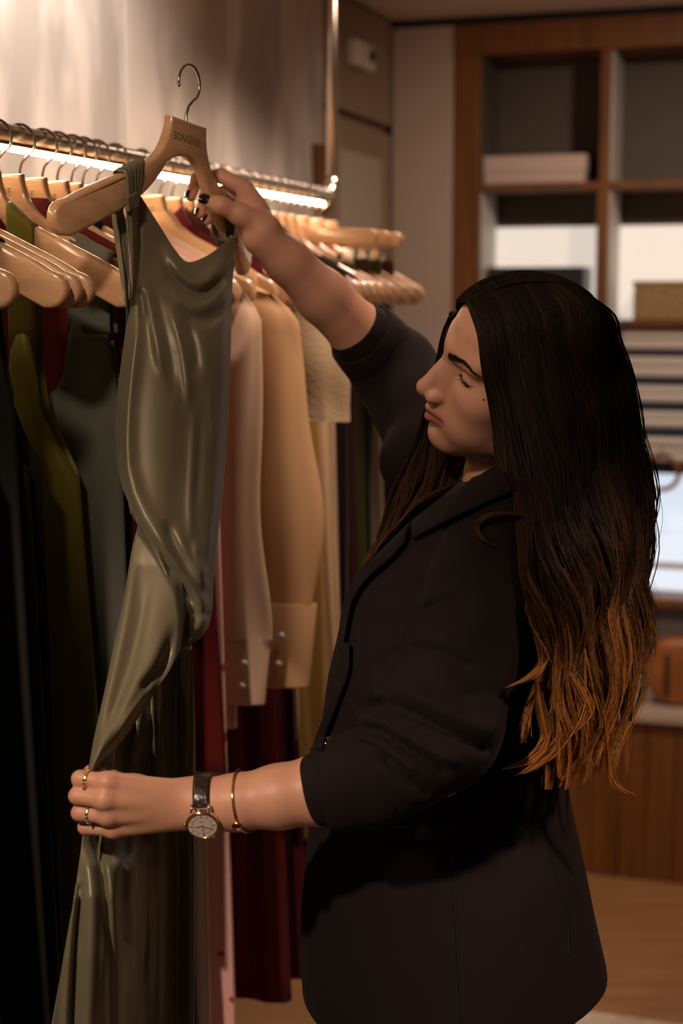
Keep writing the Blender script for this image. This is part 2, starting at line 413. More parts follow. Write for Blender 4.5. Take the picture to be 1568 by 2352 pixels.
fold_piece('folded_sweater', sA+.006, s0-.016, ZC+.036, ZC+.068, mat('pale_blue_knit', (.42, .46, .52), rough=.9), 'bluish folded sweater, upper one beside the leather bag', 'pale folded sweaters on the counter', oo=(.0+.02, .135), seed=32)
fold_piece('folded_cloth', sD1+.03, sD1+cubw-.02, zS3b-.075, zS3b-.03, M['fold_navy'], 'dark folded cloth behind the hair under the walnut shelf', 'dark folded cloths', oo=(-.18, -.03), seed=33) if False else None
# rug
rgm = frame_box('rug', .55, 2.6, 1.05, 3.6, .0005, .012, M['rug'], bev=.004); ORIG[rgm.name] = np.zeros(3)
tag(rgm, 'pale beige rug on the oak floor behind the woman', 'rug')
# ================================================================ clothes rail
RAIL0 = np.array([-0.4356, 2.0, 1.81]); RR = .0125
def rail_pt(r): return RAIL0 + UX*r
rl = root('clothes_rail', rail_pt(.4), 'brushed steel clothes rail hung on a rod from the ceiling', 'rail')
R1 = 1.315; R0 = -.95
pa = [rail_pt(R0)]+[rail_pt(x) for x in np.linspace(R0+.05, R1-.035, 20)]
for a in np.linspace(0, math.pi/2, 7): pa.append(rail_pt(R1-.035)+UX*.035*math.sin(a)+np.array([0, 0, .035*(1-math.cos(a))]))
tube('rail_bar', pa, RR, M['steel'], rl, n=16)
top = rail_pt(R1); tube('drop_rod', [top+np.array([0, 0, .036]), top*np.array([1, 1, 0])+np.array([0, 0, CEIL-.001])], .0105, M['steel'], rl, n=14)
t0 = rail_pt(R0+.03); tube('drop_rod', [t0+np.array([0, 0, .013]), t0*np.array([1, 1, 0])+np.array([0, 0, CEIL-.001])], .0105, M['steel'], rl, n=14)
V, Fq = bbox_vf((-.0045, R0+.1, -.0215), (.0045, R1-.06, -.0155), .001)
V2, F2 = bbox_vf((-.0065, R0+.08, -.0155), (.0065, R1-.05, -.0118), .0005)
fr = lambda V: RAIL0 + V[:, :1]*VX + V[:, 1:2]*UX + V[:, 2:]*np.array([0, 0, 1])
led = mesh('led_channel', fr(V2), F2, M['steel'], rl, smooth=False)
mesh('led_strip', fr(V), Fq, M['led'], led, smooth=False, label='glowing warm light strip')

# ---- wooden hanger, local frame: x across, -y front, z up, origin = rail centre
NZ = RR+.0018-.068           # neck top below the rail centre
HTOP = [(.038, 0), (.039, -.012), (.046, -.032), (.060, -.050), (.084, -.066), (.122, -.085), (.168, -.109), (.192, -.124)]
HBOT = [(.182, -.164), (.142, -.141), (.106, -.119), (.076, -.098), (.052, -.074), (.036, -.055), (.020, -.0455)]
def ycurve(x): return .8*max(abs(x)-.03, 0)**2       # the arms sweep gently backwards
def arm_top(x): return float(np.interp(abs(x), [0]+[a for a, b in HTOP]+[.209], [0]+[b for a, b in HTOP]+[-.15]))
def arm_bot(x): return float(np.interp(abs(x), [0]+[a for a, b in HBOT[::-1]]+[.209], [-.042]+[b for a, b in HBOT[::-1]]+[-.16]))
tipc = (.1885, -.1445)
tip = [(tipc[0]+.0208*math.cos(a), tipc[1]+.0208*math.sin(a)) for a in np.linspace(1.25, -1.75, 9)]
half = cr(HTOP, 20).tolist()+tip+cr(HBOT, 20).tolist()
outl = half+[(0, -.042)]+[(-x, z) for x, z in half[::-1]]
def curve_front(V):
    V = V.copy(); V[:, 1] += .8*np.maximum(np.abs(V[:, 0])-.03, 0)**2; return V
def hanger_vf():
    V, Fq = prism_vf([(x, z) for x, z in outl], -.0072, .0072, .0042); return curve_front(V), Fq
def hook_path():
    p = [(0, -.006), (0, .010), (.003, .019), (.011, .0275)]
    for a in np.linspace(-35, 195, 26): p.append((.0225*math.cos(math.radians(a)), .0455+.0225*math.sin(math.radians(a))))
    return np.array([(x, 0, z) for x, z in p])
def text_vf(s, size):
    c = bpy.data.curves.new('lettering', 'FONT'); c.body = s; c.size = size; c.align_x = 'CENTER'; c.align_y = 'CENTER'; c.extrude = .00012
    c.resolution_u = 3
    o = bpy.data.objects.new('lettering', c); COL.objects.link(o)
    bpy.context.view_layer.update()
    me = o.evaluated_get(bpy.context.evaluated_depsgraph_get()).to_mesh()
    V = np.array([v.co[:] for v in me.vertices]); Fq = [list(p.vertices) for p in me.polygons]
    bpy.data.objects.remove(o, do_unlink=True); bpy.data.curves.remove(c)
    return V, Fq
HV, HF = hanger_vf(); TV, TF = text_vf('BONGÉNIE', .0128)
TV = np.stack([TV[:, 0]*.90-.004, np.full(len(TV), -.0073)-TV[:, 2]*.8, TV[:, 1]*1.06-.0225], 1)
TF = [f for f in TF]
KV, KF = tube_vf(hook_path(), .0018, 8)
bl = [(.0026*math.cos(b)*math.cos(a), .0026*math.sin(b)*math.cos(a), .0026*math.sin(a)) for a in np.linspace(-1.4, 1.4, 6) for b in np.arange(8)*math.pi/4]
BV = np.array(bl)+hook_path()[-1]; BF = grid_faces(6, 8, False, True)
KV, KF = join_vf([(KV, KF), (BV, BF)])
def build_hanger(name, label, group):
    r = root(name, (0, 0, 0), label, 'hanger', group)
    w = mesh('wooden_bar', HV+np.array([0, 0, NZ]), HF, M['wood'], r, smooth=True, local=True)
    mesh('lettering', TV+np.array([0, 0, NZ]), TF, M['engrave'], w, smooth=False, local=True, label='engraved letters BONGÉNIE')
    mesh('hook', KV+np.array([0, 0, NZ]), KF, M['hook'], r, local=True, label='steel wire hook')
    return r
def shade_auto(o):
    me = o.data
    try: me.set_sharp_from_angle(angle=math.radians(50))
    except Exception: pass
HPROTO = None
def hang(r, label, yaw=0.0):
    global HPROTO
    if HPROTO is None:
        HPROTO = build_hanger('wooden_hanger', label, 'wooden hangers on the rail'); h = HPROTO
        for c in h.children: shade_auto(c)
    else: h = copy_tree(HPROTO)
    h.location = tuple(rail_pt(r)); h.rotation_euler = (0, 0, RZ+yaw); h['label'] = label
    return h

# ---- garments
def gmat(name, col, rough=.85, sheen=.04, **k): return mat(name, col, rough=rough, sheen=sheen, spec=.14, bump=k.pop('bump', .12), bscale=k.pop('bscale', 900), **k)
def floral(name, base, spot_):
    m = mat(name, base, rough=.7); nt = m.node_tree; N = nt.nodes; L = nt.links; b = N['Principled BSDF']
    tc = N.new('ShaderNodeTexCoord'); vo = N.new('ShaderNodeTexVoronoi'); vo.inputs['Scale'].default_value = 24
    nz = N.new('ShaderNodeTexNoise'); nz.inputs['Scale'].default_value = 45; nz.inputs['Detail'].default_value = 3
    ad = N.new('ShaderNodeMath'); ad.operation = 'MULTIPLY_ADD'; ad.inputs[1].default_value = .55; 
    L.new(tc.outputs['Object'], vo.inputs['Vector']); L.new(tc.outputs['Object'], nz.inputs['Vector'])
    L.new(nz.outputs['Fac'], ad.inputs[0]); L.new(vo.outputs['Distance'], ad.inputs[2])
    rp = N.new('ShaderNodeValToRGB'); rp.color_ramp.elements[0].position = .46; rp.color_ramp.elements[1].position = .50
    rp.color_ramp.elements[0].color = (*spot_, 1); rp.color_ramp.elements[1].color = (*base, 1)
    L.new(ad.outputs[0], rp.inputs['Fac']); L.new(rp.outputs[0], b.inputs['Base Color']); return m
def strap(parent, x, w, zb, b, m, gather=0, name='strap'):
    """ribbon over the hanger arm at x, falling to zb in front and behind"""
    pts = []
    zt = NZ+arm_top(x); zbm = NZ+arm_bot(x); yc = ycurve(x)
    for y, z in ((-b, zb), (-.011, zbm-.03), (-.0095, zbm), (-.0095, zt-.004), (-.006, zt+.002), (0, zt+.0035), (.006, zt+.002), (.0095, zt-.004), (.0095, zbm), (.011, zbm-.03), (b, zb)):
        pts.append((y, z))
    pts = cr(pts, 30); n = len(pts); k = 9; V = np.zeros((n, k, 3))
    sl = (arm_top(abs(x)+.02)-arm_top(abs(x)-.02))/.04*np.sign(x)
    for i, (y, z) in enumerate(pts):
        f = np.exp(-((z-zt)/.03)**2)
        for j in range(k):
            dx = (j/(k-1)-.5)*w
            g = gather*math.sin(j*2.4)*f*.0015
            V[i, j] = (x+dx, y+yc*f-g*(1 if y > 0 else -1), z+sl*dx*f+abs(g))
    return thick(name, V, n, k, m, parent, .0016, local=True)
def body(parent, m, L_, hw0, hw1, b0, b1, ztop, seed, fold=.008, nf=7, yoff=0.0, name='body', rows=34, ring=96, hemw=0.0, xc=0.0, pw=1.0):
    rnd = np.random.RandomState(seed); th = np.arange(ring)*2*math.pi/ring
    ph = rnd.rand(4)*6.28; V = np.zeros((rows, ring, 3))
    c = np.cos(th); s = np.sin(th); cx = np.sign(c)*np.abs(c)**.7; sy = np.sign(s)*np.abs(s)**.75
    for i in range(rows):
        t = i/(rows-1)
        a = lerp(hw0, hw1, t**pw); b = lerp(b0, b1, sstep(0, .5, t))
        x = a*cx; zt = np.array([ztop(q) for q in x]); A = fold*sstep(.02, .55, t)*(.5+.5*t)
        wv = np.sin(nf*th+ph[0]+1.2*t)+.55*np.sin((nf+3)*th+ph[1]-1.5*t)+.4*np.sin((2*nf+1)*th+ph[2])
        y = b*sy+A*wv*np.where(np.abs(s) > .02, np.sign(s), 1)*.6
        V[i, :, 0] = x*(1+.05*A/.008*np.sin(3*th+ph[3])*t)+xc; V[i, :, 1] = y+yoff
        V[i, :, 2] = lerp(zt, -L_+hemw*np.sin(nf*th+ph[1]), t)
    q = grid_faces(rows, ring, False, True)
    Vo = V.reshape(-1, 3)
    o = mesh(name, Vo, q, m, parent, local=True)
    sm = o.modifiers.new('cloth_thickness', 'SOLIDIFY'); sm.thickness = .0012; sm.offset = 0
    return o
def sleeve(parent, m, x0, z0, x1, z1, r0, r1, seed, cuff=None, name='sleeve', y=-.004):
    rnd = np.random.RandomState(seed); rows, ring = 30, 28; th = np.arange(ring)*2*math.pi/ring; ph = rnd.rand(3)*6.28
    V = np.zeros((rows, ring, 3))
    for i in range(rows):
        t = i/(rows-1); cxx = lerp(x0, x1, t)+.014*math.sin(t*5+ph[0])*t; z = lerp(z0, z1, t)
        r = lerp(r0, r1, sstep(0, .35, t))*(1+.10*math.sin(t*9+ph[1]))
        if i == 0: r *= .4
        elif i == 1: r *= .8
        w = 1+.10*np.sin(4*th+ph[2]+3*t)
        V[i, :, 0] = cxx+r*np.cos(th)*w; V[i, :, 1] = y+.38*r*np.sin(th)*w; V[i, :, 2] = z-.25*r*np.cos(th)*(1-t)
    V = np.vstack([V.reshape(-1, 3), [[x0, y, z0+.006]]]); q = grid_faces(rows, ring, False, True).tolist()+[[j, (j+1) % ring, rows*ring] for j in range(ring)]
    o = mesh(name, V, q, m, parent, local=True)
    if cuff:
        hgt, rc = cuff; Vc = []; cxx = lerp(x0, x1, 1)+.014*math.sin(5+ph[0])
        prof = [(rc*.96, z1+.006), (rc, z1), (rc*1.02, z1-hgt*.5), (rc*1.05, z1-hgt+.004), (rc*1.03, z1-hgt), (rc*.95, z1-hgt+.004)]
        for r, z in prof:
            for a in th: Vc.append((cxx+r*math.cos(a)+(z1-z)*-.12, y+.34*r*math.sin(a), z))
        mesh('cuff', Vc, grid_faces(len(prof), ring, False, True), m, o, local=True)
        for k in (.35, .7):
            cc = np.array([cxx+rc*.35-(hgt*k)*.12, y-.34*rc*.96-.0015, z1-hgt*k]); bt = []
            for zz_, rr in ((0, .001), (0, .0052), (-.0018, .0052), (-.0022, .001)):
                bt += [cc+np.array([rr*math.cos(a), zz_, rr*math.sin(a)]) for a in np.arange(10)*.6283]
            mesh('button', bt, grid_faces(4, 10, False, True), M['plastic'], o, local=True)
    return o
GM = {}
def G(name, *a, **k):
    if name not in GM: GM[name] = gmat(name, *a, **k)
    return GM[name]
def garment(kind, r, label, cat, name, yaw=0.0):
    hang(r, None, yaw); g = root(name, rail_pt(r), label, cat, 'garments on the rail', RZ+yaw); return g
flat = lambda z: (lambda x: z)
sh_top = lambda x: NZ+(arm_top(x) if abs(x) > .035 else -.03)+.004
def scoop(zc, zs, w=.13): return lambda x: lerp(zc, zs, float(sstep(w*.3, w, abs(x))))
def strap_dress(r, m, label, L_=1.35, x=.10, w=.018, hw0=.15, hw1=.19, b0=.010, b1=.016, zb=-.34, seed=1, fold=.007, cat='dress', name='strap_dress', yaw=0, gather=0, m2=None, nf=7):
    hl = label
    h = hang(r, f'wooden hanger carrying the {label}', yaw)
    g = root(name, rail_pt(r), label, cat, 'garments on the rail', RZ+yaw)
    body(g, m, L_, hw0, hw1, b0, b1, lambda q: zb-.02+.08*math.exp(-((abs(q)-x)/(w*.56))**6)+.09*math.exp(-((abs(q)-x)/(w*1.5+.008))**2)-.06*float(sstep(x, .2, abs(q))), seed, fold, nf)
    for sx in (-x, x): strap(g, sx, w, zb+.12, b0*.8, m2 or m, gather)
    return g
def top_garment(r, m, label, L_, hw0=.195, hw1=.2, b0=.012, b1=.02, seed=1, fold=.007, cat='dress', name='dress', yaw=0, slv=None, pw=1.0, nf=7):
    h = hang(r, f'wooden hanger carrying the {label}', yaw)
    g = root(name, rail_pt(r), label, cat, 'garments on the rail', RZ+yaw)
    body(g, m, L_, hw0, hw1, b0, b1, sh_top, seed, fold, nf, pw=pw)
    if slv:
        for s in (1, -1):
            x0, z0, x1, z1, r0, r1, cf = slv
            sleeve(g, m, s*x0, z0, x1 if s > 0 else -min(x1, .18), z1, r0 if s > 0 else r0*.8, r1 if s > 0 else r1*.7, seed+s, cf if s > 0 or not cf else (cf[0], cf[1]*.75))
    return g
strap_dress(-.335, G('charcoal_crepe', (.008, .007, .007)), 'charcoal crepe strap dress at the left end of the rail', seed=1)
strap_dress(-.225, G('smoke_grey_crepe', (.012, .012, .010), rough=.7), 'smoky grey dress with gathered silver satin straps', m2=G('silver_satin', (.16, .155, .145), rough=.32), w=.045, x=.115, seed=2, gather=1, L_=1.4, b1=.012, fold=.004)
strap_dress(-.195, G('bottle_green', (.018, .020, .012), rough=.45), 'bottle green dress close behind the silver grey satin one', w=.02, x=.07, seed=3, b0=.006, b1=.010, fold=.003, L_=1.38)
strap_dress(-.165, G('dark_brown_crepe', (.022, .016, .010)), 'blackish brown dress next to the olive satin one', w=.02, x=.08, seed=4, b0=.006, b1=.012, fold=.004, L_=1.36, hw1=.17)
strap_dress(-.048, G('olive_satin', (.125, .108, .014), rough=.34, sheen=.1), 'yellowish olive satin dress with a wide shoulder strap', w=.036, x=.068, seed=5, L_=1.42, b0=.012, b1=.018, hw0=.135, hw1=.20, fold=.007, zb=-.40)
strap_dress(.008, G('grey_green_linen', (.115, .118, .092), rough=.9, bscale=500, bump=.3), 'grey green linen tank dress with topstitched straps', w=.058, x=.130, seed=6, L_=1.36, zb=-.37, hw0=.165, hw1=.185, b0=.013, b1=.016, fold=.006, gather=1)
top_garment(.066, G('dark_red_wool', (.085, .006, .006)), 'deep red dress behind the grey green linen one', 1.02, seed=7, hw0=.19, hw1=.20, b1=.018)
strap_dress(.125, G('amber_silk', (.36, .14, .02), rough=.4), 'amber orange silk top with cord straps', L_=.62, seed=8, w=.012, x=.045, zb=-.30, hw0=.14, hw1=.16, cat='top', name='silk_top', fold=.004)
strap_dress(.165, G('black_jersey', (.008, .007, .007)), 'black jersey dress between the amber top and the floral one', L_=1.40, seed=9, x=.06)
M['floral_white'] = floral('white_floral_print', (.85, .70, .58), (.50, .06, .02)); M['floral_pink'] = floral('pink_floral_print', (.85, .47, .44), (.50, .05, .04))
top_garment(.238, M['floral_white'], 'ivory dress with red flower print', 1.50, seed=10, hw0=.165, hw1=.184, b0=.008, b1=.012, fold=.004)
top_garment(.205, G('crimson_crepe', (.10, .008, .007)), 'knee length crimson dress in front of the pink floral one', .865, seed=11, hw0=.185, hw1=.225, b0=.009, b1=.013, fold=.004)
top_garment(.278, M['floral_pink'], 'pink dress with red flower print', 1.52, seed=12, hw0=.175, hw1=.207, b0=.009, b1=.013, fold=.004)
IV = G('ivory_cotton', (.68, .47, .33), rough=.8)
top_garment(.335, IV, 'ivory button cuff blouse right of the held dress', .84, cat='blouse', name='blouse', seed=13, b0=.010, b1=.014, fold=.006, hw0=.185, hw1=.18, slv=(.186, NZ-.142, .180, -.70, .045, .042, (.098, .047)))
top_garment(.425, G('beige_silk', (.62, .37, .19), rough=.6), 'beige silk blouse with deep turned cuffs', .80, cat='blouse', name='blouse', seed=14, b0=.012, b1=.020, fold=.007, hw0=.185, hw1=.19, slv=(.188, NZ-.142, .225, -.665, .050, .062, (.125, .066)))
top_garment(.49, G('garnet_crepe', (.075, .004, .007)), 'long garnet dress reaching almost to the floor', 1.33, seed=15, hw0=.17, hw1=.20, b0=.010, b1=.018, fold=.009, nf=8)
top_garment(.535, G('oxblood_crepe', (.05, .003, .005)), 'long oxblood dress beside the garnet one', 1.31, seed=16, hw0=.17, hw1=.225, b0=.009, b1=.016, fold=.007, nf=8)
LC = G('ivory_lace', (.56, .42, .27), rough=.95, bump=.8, bscale=220)
lc = top_garment(.595, LC, 'ivory lace dress with elbow length scalloped sleeves', .98, seed=17, hw0=.19, hw1=.18, b0=.012, b1=.018, slv=(.19, NZ-.14, .215, -.40, .05, .055, None))
strap_dress(.64, G('gold_sequin', (.36, .22, .07), rough=.35, bump=.9, bscale=420, noise=.5, nscale=300), 'gold sequinned dress between lace and cream dresses', L_=1.05, seed=18, b1=.014, fold=.004, hw1=.2)
top_garment(.685, G('honey_silk', (.42, .24, .07), rough=.5), 'honey coloured silk dress beside the cream gown', 1.0, seed=19, hw0=.185, hw1=.20, b1=.012, fold=.004)
top_garment(.735, G('cream_crepe', (.72, .50, .30), rough=.7), 'long flared cream gown in the middle of the rail', 1.14, seed=20, hw0=.175, hw1=.245, b0=.012, b1=.02, fold=.008, pw=1.1)
top_garment(.80, G('cream_wool', (.55, .42, .29)), 'cream wool dress behind the flared gown', 1.1, seed=21, hw0=.175, hw1=.19, b1=.016)
top_garment(.86, G('plum_wool', (.022, .008, .010)), 'dark plum coat dress behind the raised arm', 1.25, seed=22, hw0=.18, hw1=.19, b1=.018)
top_garment(.905, G('plum_brown', (.045, .018, .016)), 'plum brown dress next to the dark plum one', 1.25, seed=23, hw0=.185, hw1=.19, b1=.012, fold=.004)
strap_dress(.95, G('forest_green', (.035, .038, .008)), 'forest green strap dress far along the rail', seed=24, x=.12, w=.03, hw0=.17)
strap_dress(1.0, G('moss_green', (.06, .062, .012)), 'moss green strap dress beyond the forest green one', seed=25, x=.14, w=.03, hw0=.165)
strap_dress(1.07, G('black_crepe', (.012, .009, .009)), 'black strap dress near the far end of the rail', seed=26, x=.11, w=.03)
strap_dress(1.155, G('pale_cream', (.50, .40, .29)), 'pale cream strap dress near the end of the rail', seed=27, x=.09, w=.02, L_=1.2)
strap_dress(1.235, G('dim_olive', (.04, .042, .012)), 'dim olive dress, last one on the rail', seed=28, x=.10, w=.03)
# trouser hangers with clips near the far end
def clip_hanger(r, label, gl, m, seed):
    h = root('clip_hanger', rail_pt(r), label, 'hanger', 'clip hangers on the rail', RZ)
    zt = -.06
    out = [(.02, 0), (.05, -.012), (.12, -.018), (.17, -.020)]+[(.172+.014*math.cos(a), -.034+.014*math.sin(a)) for a in np.linspace(1.2, -1.2, 6)]+[(.12, -.047), (.03, -.045)]
    o2 = out+[(-x, z) for x, z in out[::-1]]
    V, Fq = prism_vf(o2, -.006, .006, .003); w = mesh('wooden_bar', V+np.array([0, 0, zt]), Fq, M['wood'], h, local=True); shade_auto(w)
    mesh('hook', KV+np.array([0, 0, NZ]), KF, M['hook'], h, local=True)
    for s in (-1, 1):
        V1, F1 = bbox_vf((s*.13-.014, -.013, zt-.095), (s*.13+.014, .013, zt-.052), .004)
        V2, F2 = tube_vf([(s*.13, 0, zt-.04), (s*.13, 0, zt-.06)], .003, 8)
        mesh('clip', *join_vf([(V1, F1), (V2, F2)]), M['steel'], h, local=True)
    g = root('trousers', rail_pt(r), gl, 'trousers', 'trousers on clip hangers', RZ)
    body(g, m, 1.12, .165, .12, .008, .012, flat(zt-.075), seed, .004, 6, name='legs')
    tb_ = body(g, m, -zt+.115, .168, .168, .0105, .0105, flat(zt-.073), seed, .0, 6, name='waistband', rows=4)
clip_hanger(1.195, 'wooden clip hanger holding the brown trousers', 'brown trousers clipped up next to the last dress on the rail', G('brown_wool', (.05, .025, .016)), 41)
clip_hanger(1.035, 'wooden clip hanger holding the plum trousers', 'plum trousers clipped up far along the rail', G('plum_brown', ()), 42)
clip_hanger(1.11, 'wooden clip hanger holding the dark green trousers', 'dark green trousers clipped up near the rail end', G('forest_green', ()), 43)
# ================================================================ implicit surfaces for the person
class SDF:
    """list of soft-joined shapes; mesh() walks only the lattice blocks near the surface"""
    def __init__(s): s.p = []
    def add(s, fn, c, r, k=.01, op='u'): s.p.append((fn, np.asarray(c, float), float(r), k, op)); return s
    def ell(s, c, rad, k=.01, op='u', R=None):
        c = np.asarray(c, float); rad = np.asarray(rad, float)
        def fn(P, c=c, rad=rad, R=R):
            q = P-c
            if R is not None: q = q@R
            k0 = np.linalg.norm(q/rad, axis=-1); k1 = np.linalg.norm(q/rad**2, axis=-1)+1e-9
            return np.where(k0 < 1e-3, -rad.min(), k0*(k0-1)/k1)
        return s.add(fn, c, rad.max(), k, op)
    def cone(s, a, b, r1, r2, k=.01, op='u'):
        a = np.asarray(a, float); b = np.asarray(b, float); ab = b-a; l2 = ab@ab+1e-12
        def fn(P, a=a, ab=ab, l2=l2):
            t = np.clip(((P-a)@ab)/l2, 0, 1)
            return np.linalg.norm(P-a-t[..., None]*ab, axis=-1)-(r1+(r2-r1)*t)
        return s.add(fn, (a+b)/2, np.linalg.norm(ab)/2+max(r1, r2), k, op)
    def chain(s, pts, rads, k=.01, op='u'):
        for i in range(len(pts)-1): s.cone(pts[i], pts[i+1], rads[i], rads[i+1], k, op)
        return s
    def ev(s, P, bc=None, br=0):
        d = np.full(P.shape[:-1], 1.0)
        for fn, c, r, k, op in s.p:
            if bc is not None and np.linalg.norm(bc-c) > r+br+.06: continue
            e = fn(P)
            if op == 'u':
                h = np.clip(.5+.5*(d-e)/k, 0, 1); d = d*(1-h)+e*h-k*h*(1-h)
            elif op == 's':
                h = np.clip(.5-.5*(d+e)/k, 0, 1); d = d*(1-h)-e*h+k*h*(1-h)
            elif op == 'i':
                h = np.clip(.5-.5*(d-e)/k, 0, 1); d = d*(1-h)+e*h+k*h*(1-h)
            elif op == 'd': d = d+e          # displacement
        return d
    def mesh(s, lo, hi, h, N=20, smooth=1):
        lo = np.asarray(lo, float); hi = np.asarray(hi, float)
        nb = np.ceil((hi-lo)/(h*N)).astype(int); br = h*N*.87
        I = np.stack(np.meshgrid(*[np.arange(n) for n in nb], indexing='ij'), -1).reshape(-1, 3)
        C = lo+(I+.5)*h*N; dc = s.ev(C); I = I[np.abs(dc) < br*2.2+.012]
        D = nb*N+3; key = lambda c: ((c[..., 0]+1)*D[1]+(c[..., 1]+1))*D[2]+(c[..., 2]+1)
        g = np.stack(np.meshgrid(*[np.arange(N+1)]*3, indexing='ij'), -1)
        corner = np.array([[i, j, k] for i in (0, 1) for j in (0, 1) for k in (0, 1)])
        edges = [(a, b) for a in range(8) for b in range(a+1, 8) if np.abs(corner[a]-corner[b]).sum() == 1]
        VK = []; VP = []; QK = []
        for b in I:
            P = lo+(b*N+g)*h; f = s.ev(P, lo+(b+.5)*N*h, br); ins = f < 0
            if ins.all() or not ins.any(): continue
            cs = np.stack([f[c[0]:c[0]+N, c[1]:c[1]+N, c[2]:c[2]+N] for c in corner], -1)
            sg = cs < 0; act = sg.any(-1) & ~sg.all(-1); ci = np.argwhere(act)
            if len(ci):
                cv = cs[act]; acc = np.zeros((len(ci), 3)); cnt = np.zeros(len(ci))
                for a, e in edges:
                    va, ve = cv[:, a], cv[:, e]; x = (va < 0) != (ve < 0)
                    t = va/np.where(x, va-ve, 1); pt = corner[a]+t[:, None]*(corner[e]-corner[a])
                    acc += np.where(x[:, None], pt, 0); cnt += x
                VP.append(lo+(b*N+ci+acc/cnt[:, None])*h); VK.append(key(b*N+ci))
            for ax in range(3):
                u, v = (ax+1) % 3, (ax+2) % 3; o = np.zeros(3, int); o[ax] = 1
                A = ins[:N, :N, :N]; B = ins[o[0]:N+o[0], o[1]:N+o[1], o[2]:N+o[2]]
                e = np.argwhere(A != B)
                if not len(e): continue
                fl = A[tuple(e.T)]; E = b*N+e; du = np.zeros(3, int); du[u] = 1; dv = np.zeros(3, int); dv[v] = 1
                q = np.stack([key(E-du-dv), key(E-dv), key(E), key(E-du)], 1)
                q[~fl] = q[~fl][:, ::-1]; QK.append(q)
        VK = np.concatenate(VK); VP = np.concatenate(VP); Q = np.concatenate(QK)
        od = np.argsort(VK); sk = VK[od]; ix = np.searchsorted(sk, Q); ix = np.clip(ix, 0, len(sk)-1)
        ok = (sk[ix] == Q).all(1); Q = od[ix[ok]]; V = VP
        for _ in range(smooth):
            S = np.zeros_like(V); n = np.zeros(len(V))
            for a, b in ((0, 1), (1, 2), (2, 3), (3, 0)):
                np.add.at(S, Q[:, a], V[Q[:, b]]); np.add.at(n, Q[:, a], 1)
                np.add.at(S, Q[:, b], V[Q[:, a]]); np.add.at(n, Q[:, b], 1)
            V = V*.5+.5*S/np.maximum(n, 1)[:, None]
        return V, Q
    def march(s, o, d, n=90, f=.7):
        """walk many rays to the surface"""
        o = np.atleast_2d(o).astype(float); d = np.atleast_2d(d).astype(float); d = d/np.linalg.norm(d, axis=1)[:, None]; t = np.zeros(len(o))
        lo_, hi_ = o.min(0), o.max(0)
        for _ in range(n):
            e = s.ev(o+d*t[:, None]); t = t+np.where(e > 2e-4, np.maximum(e*f, 2e-4), 0)
            if (e < 2.5e-4).all(): break
        return o+d*t[:, None]
    def hits(s, pts, y0=1.2):
        """where the lines of sight through photo pixels meet the surface"""
        d = np.array([ray(x, y) for x, y in pts]); o = CO+d*(y0/d[:, 1:2]); return s.march(o, d, 160, .6)
    def hit(s, px, py, y0=1.2): return s.hits([(px, py)], y0)[0]
    def nrms(s, p, e=.002):
        p = np.atleast_2d(p); o = np.eye(3)*e
        g = np.stack([s.ev(p+o[i])-s.ev(p-o[i]) for i in range(3)], 1); return g/(np.linalg.norm(g, axis=1)[:, None]+1e-9)
    def nrm(s, p, e=.002): return s.nrms(p, e)[0]
def proj(P):
    d = np.asarray(P)-CO; w = d@CF
    return 784+FPX*(d@CR)/w, 1176-FPX*(d@CU)/w
def pdist(x, y, poly):
    """distance in photo pixels to a polyline"""
    b = np.full(np.shape(x), 1e9)
    for (ax, ay), (bx, by) in zip(poly[:-1], poly[1:]):
        dx, dy = bx-ax, by-ay; t = np.clip(((x-ax)*dx+(y-ay)*dy)/(dx*dx+dy*dy+1e-9), 0, 1)
        b = np.minimum(b, np.hypot(x-ax-t*dx, y-ay-t*dy))
    return b

def pdist2(x, y, poly):
    """distance to a polyline and the position along it (0..1)"""
    b = np.full(np.shape(x), 1e9); tt = np.zeros(np.shape(x)); n = len(poly)-1
    for i, ((ax, ay), (bx, by)) in enumerate(zip(poly[:-1], poly[1:])):
        dx, dy = bx-ax, by-ay; t = np.clip(((x-ax)*dx+(y-ay)*dy)/(dx*dx+dy*dy+1e-9), 0, 1); d = np.hypot(x-ax-t*dx, y-ay-t*dy)
        tt = np.where(d < b, (i+t)/n, tt); b = np.minimum(b, d)
    return b, tt
# ---------------------------------------------------------------- head pose
HC = np.array([.2056, 1.7817, 1.5062])
HR = np.array([[-.1673, -.9746, .1487], [.839, -.2199, -.4977], [.5177, .0415, .8545]])   # columns: her right, forward, up
def hw(p): return HC+np.asarray(p, float)@HR.T
SL = at(1165, 1245, 1.68); SR = at(1080, 1165, 1.975); NB = np.array([.190, 1.835, 1.36])

SK = SDF()                                          # skin: head, neck, arms, hands
def E(c, r, k=.01, op='u', both=False):
    for sx in ((1, -1) if both else (1,)): SK.ell(hw((c[0]*sx, c[1], c[2])), r, k, op, R=HR)
def Cn(a, b, r1, r2, k=.01, op='u', both=False):
    for sx in ((1, -1) if both else (1,)): SK.cone(hw((a[0]*sx, a[1], a[2])), hw((b[0]*sx, b[1], b[2])), r1, r2, k, op)
E((0, .002, .053), (.069, .082, .071))
E((0, .030, .060), (.060, .062, .055), .02)
E((0, .036, -.006), (.056, .054, .066), .02)
E((.034, .058, -.002), (.028, .028, .026), .018, both=True)
E((0, .060, -.036), (.034, .040, .034), .018)
E((.030, .054, -.040), (.026, .032, .028), .02, both=True)
Cn((.046, .006, -.050), (.012, .070, -.073), .016, .015, .02, both=True)
E((0, .036, -.052), (.044, .046, .032), .02)
E((0, .076, -.071), (.019, .021, .0175), .014)
Cn((.008, .086, .044), (.042, .073, .047), .012, .010, .014, both=True)
E((.031, .099, .0235), (.0185, .0165, .0115), .012, 's', both=True)
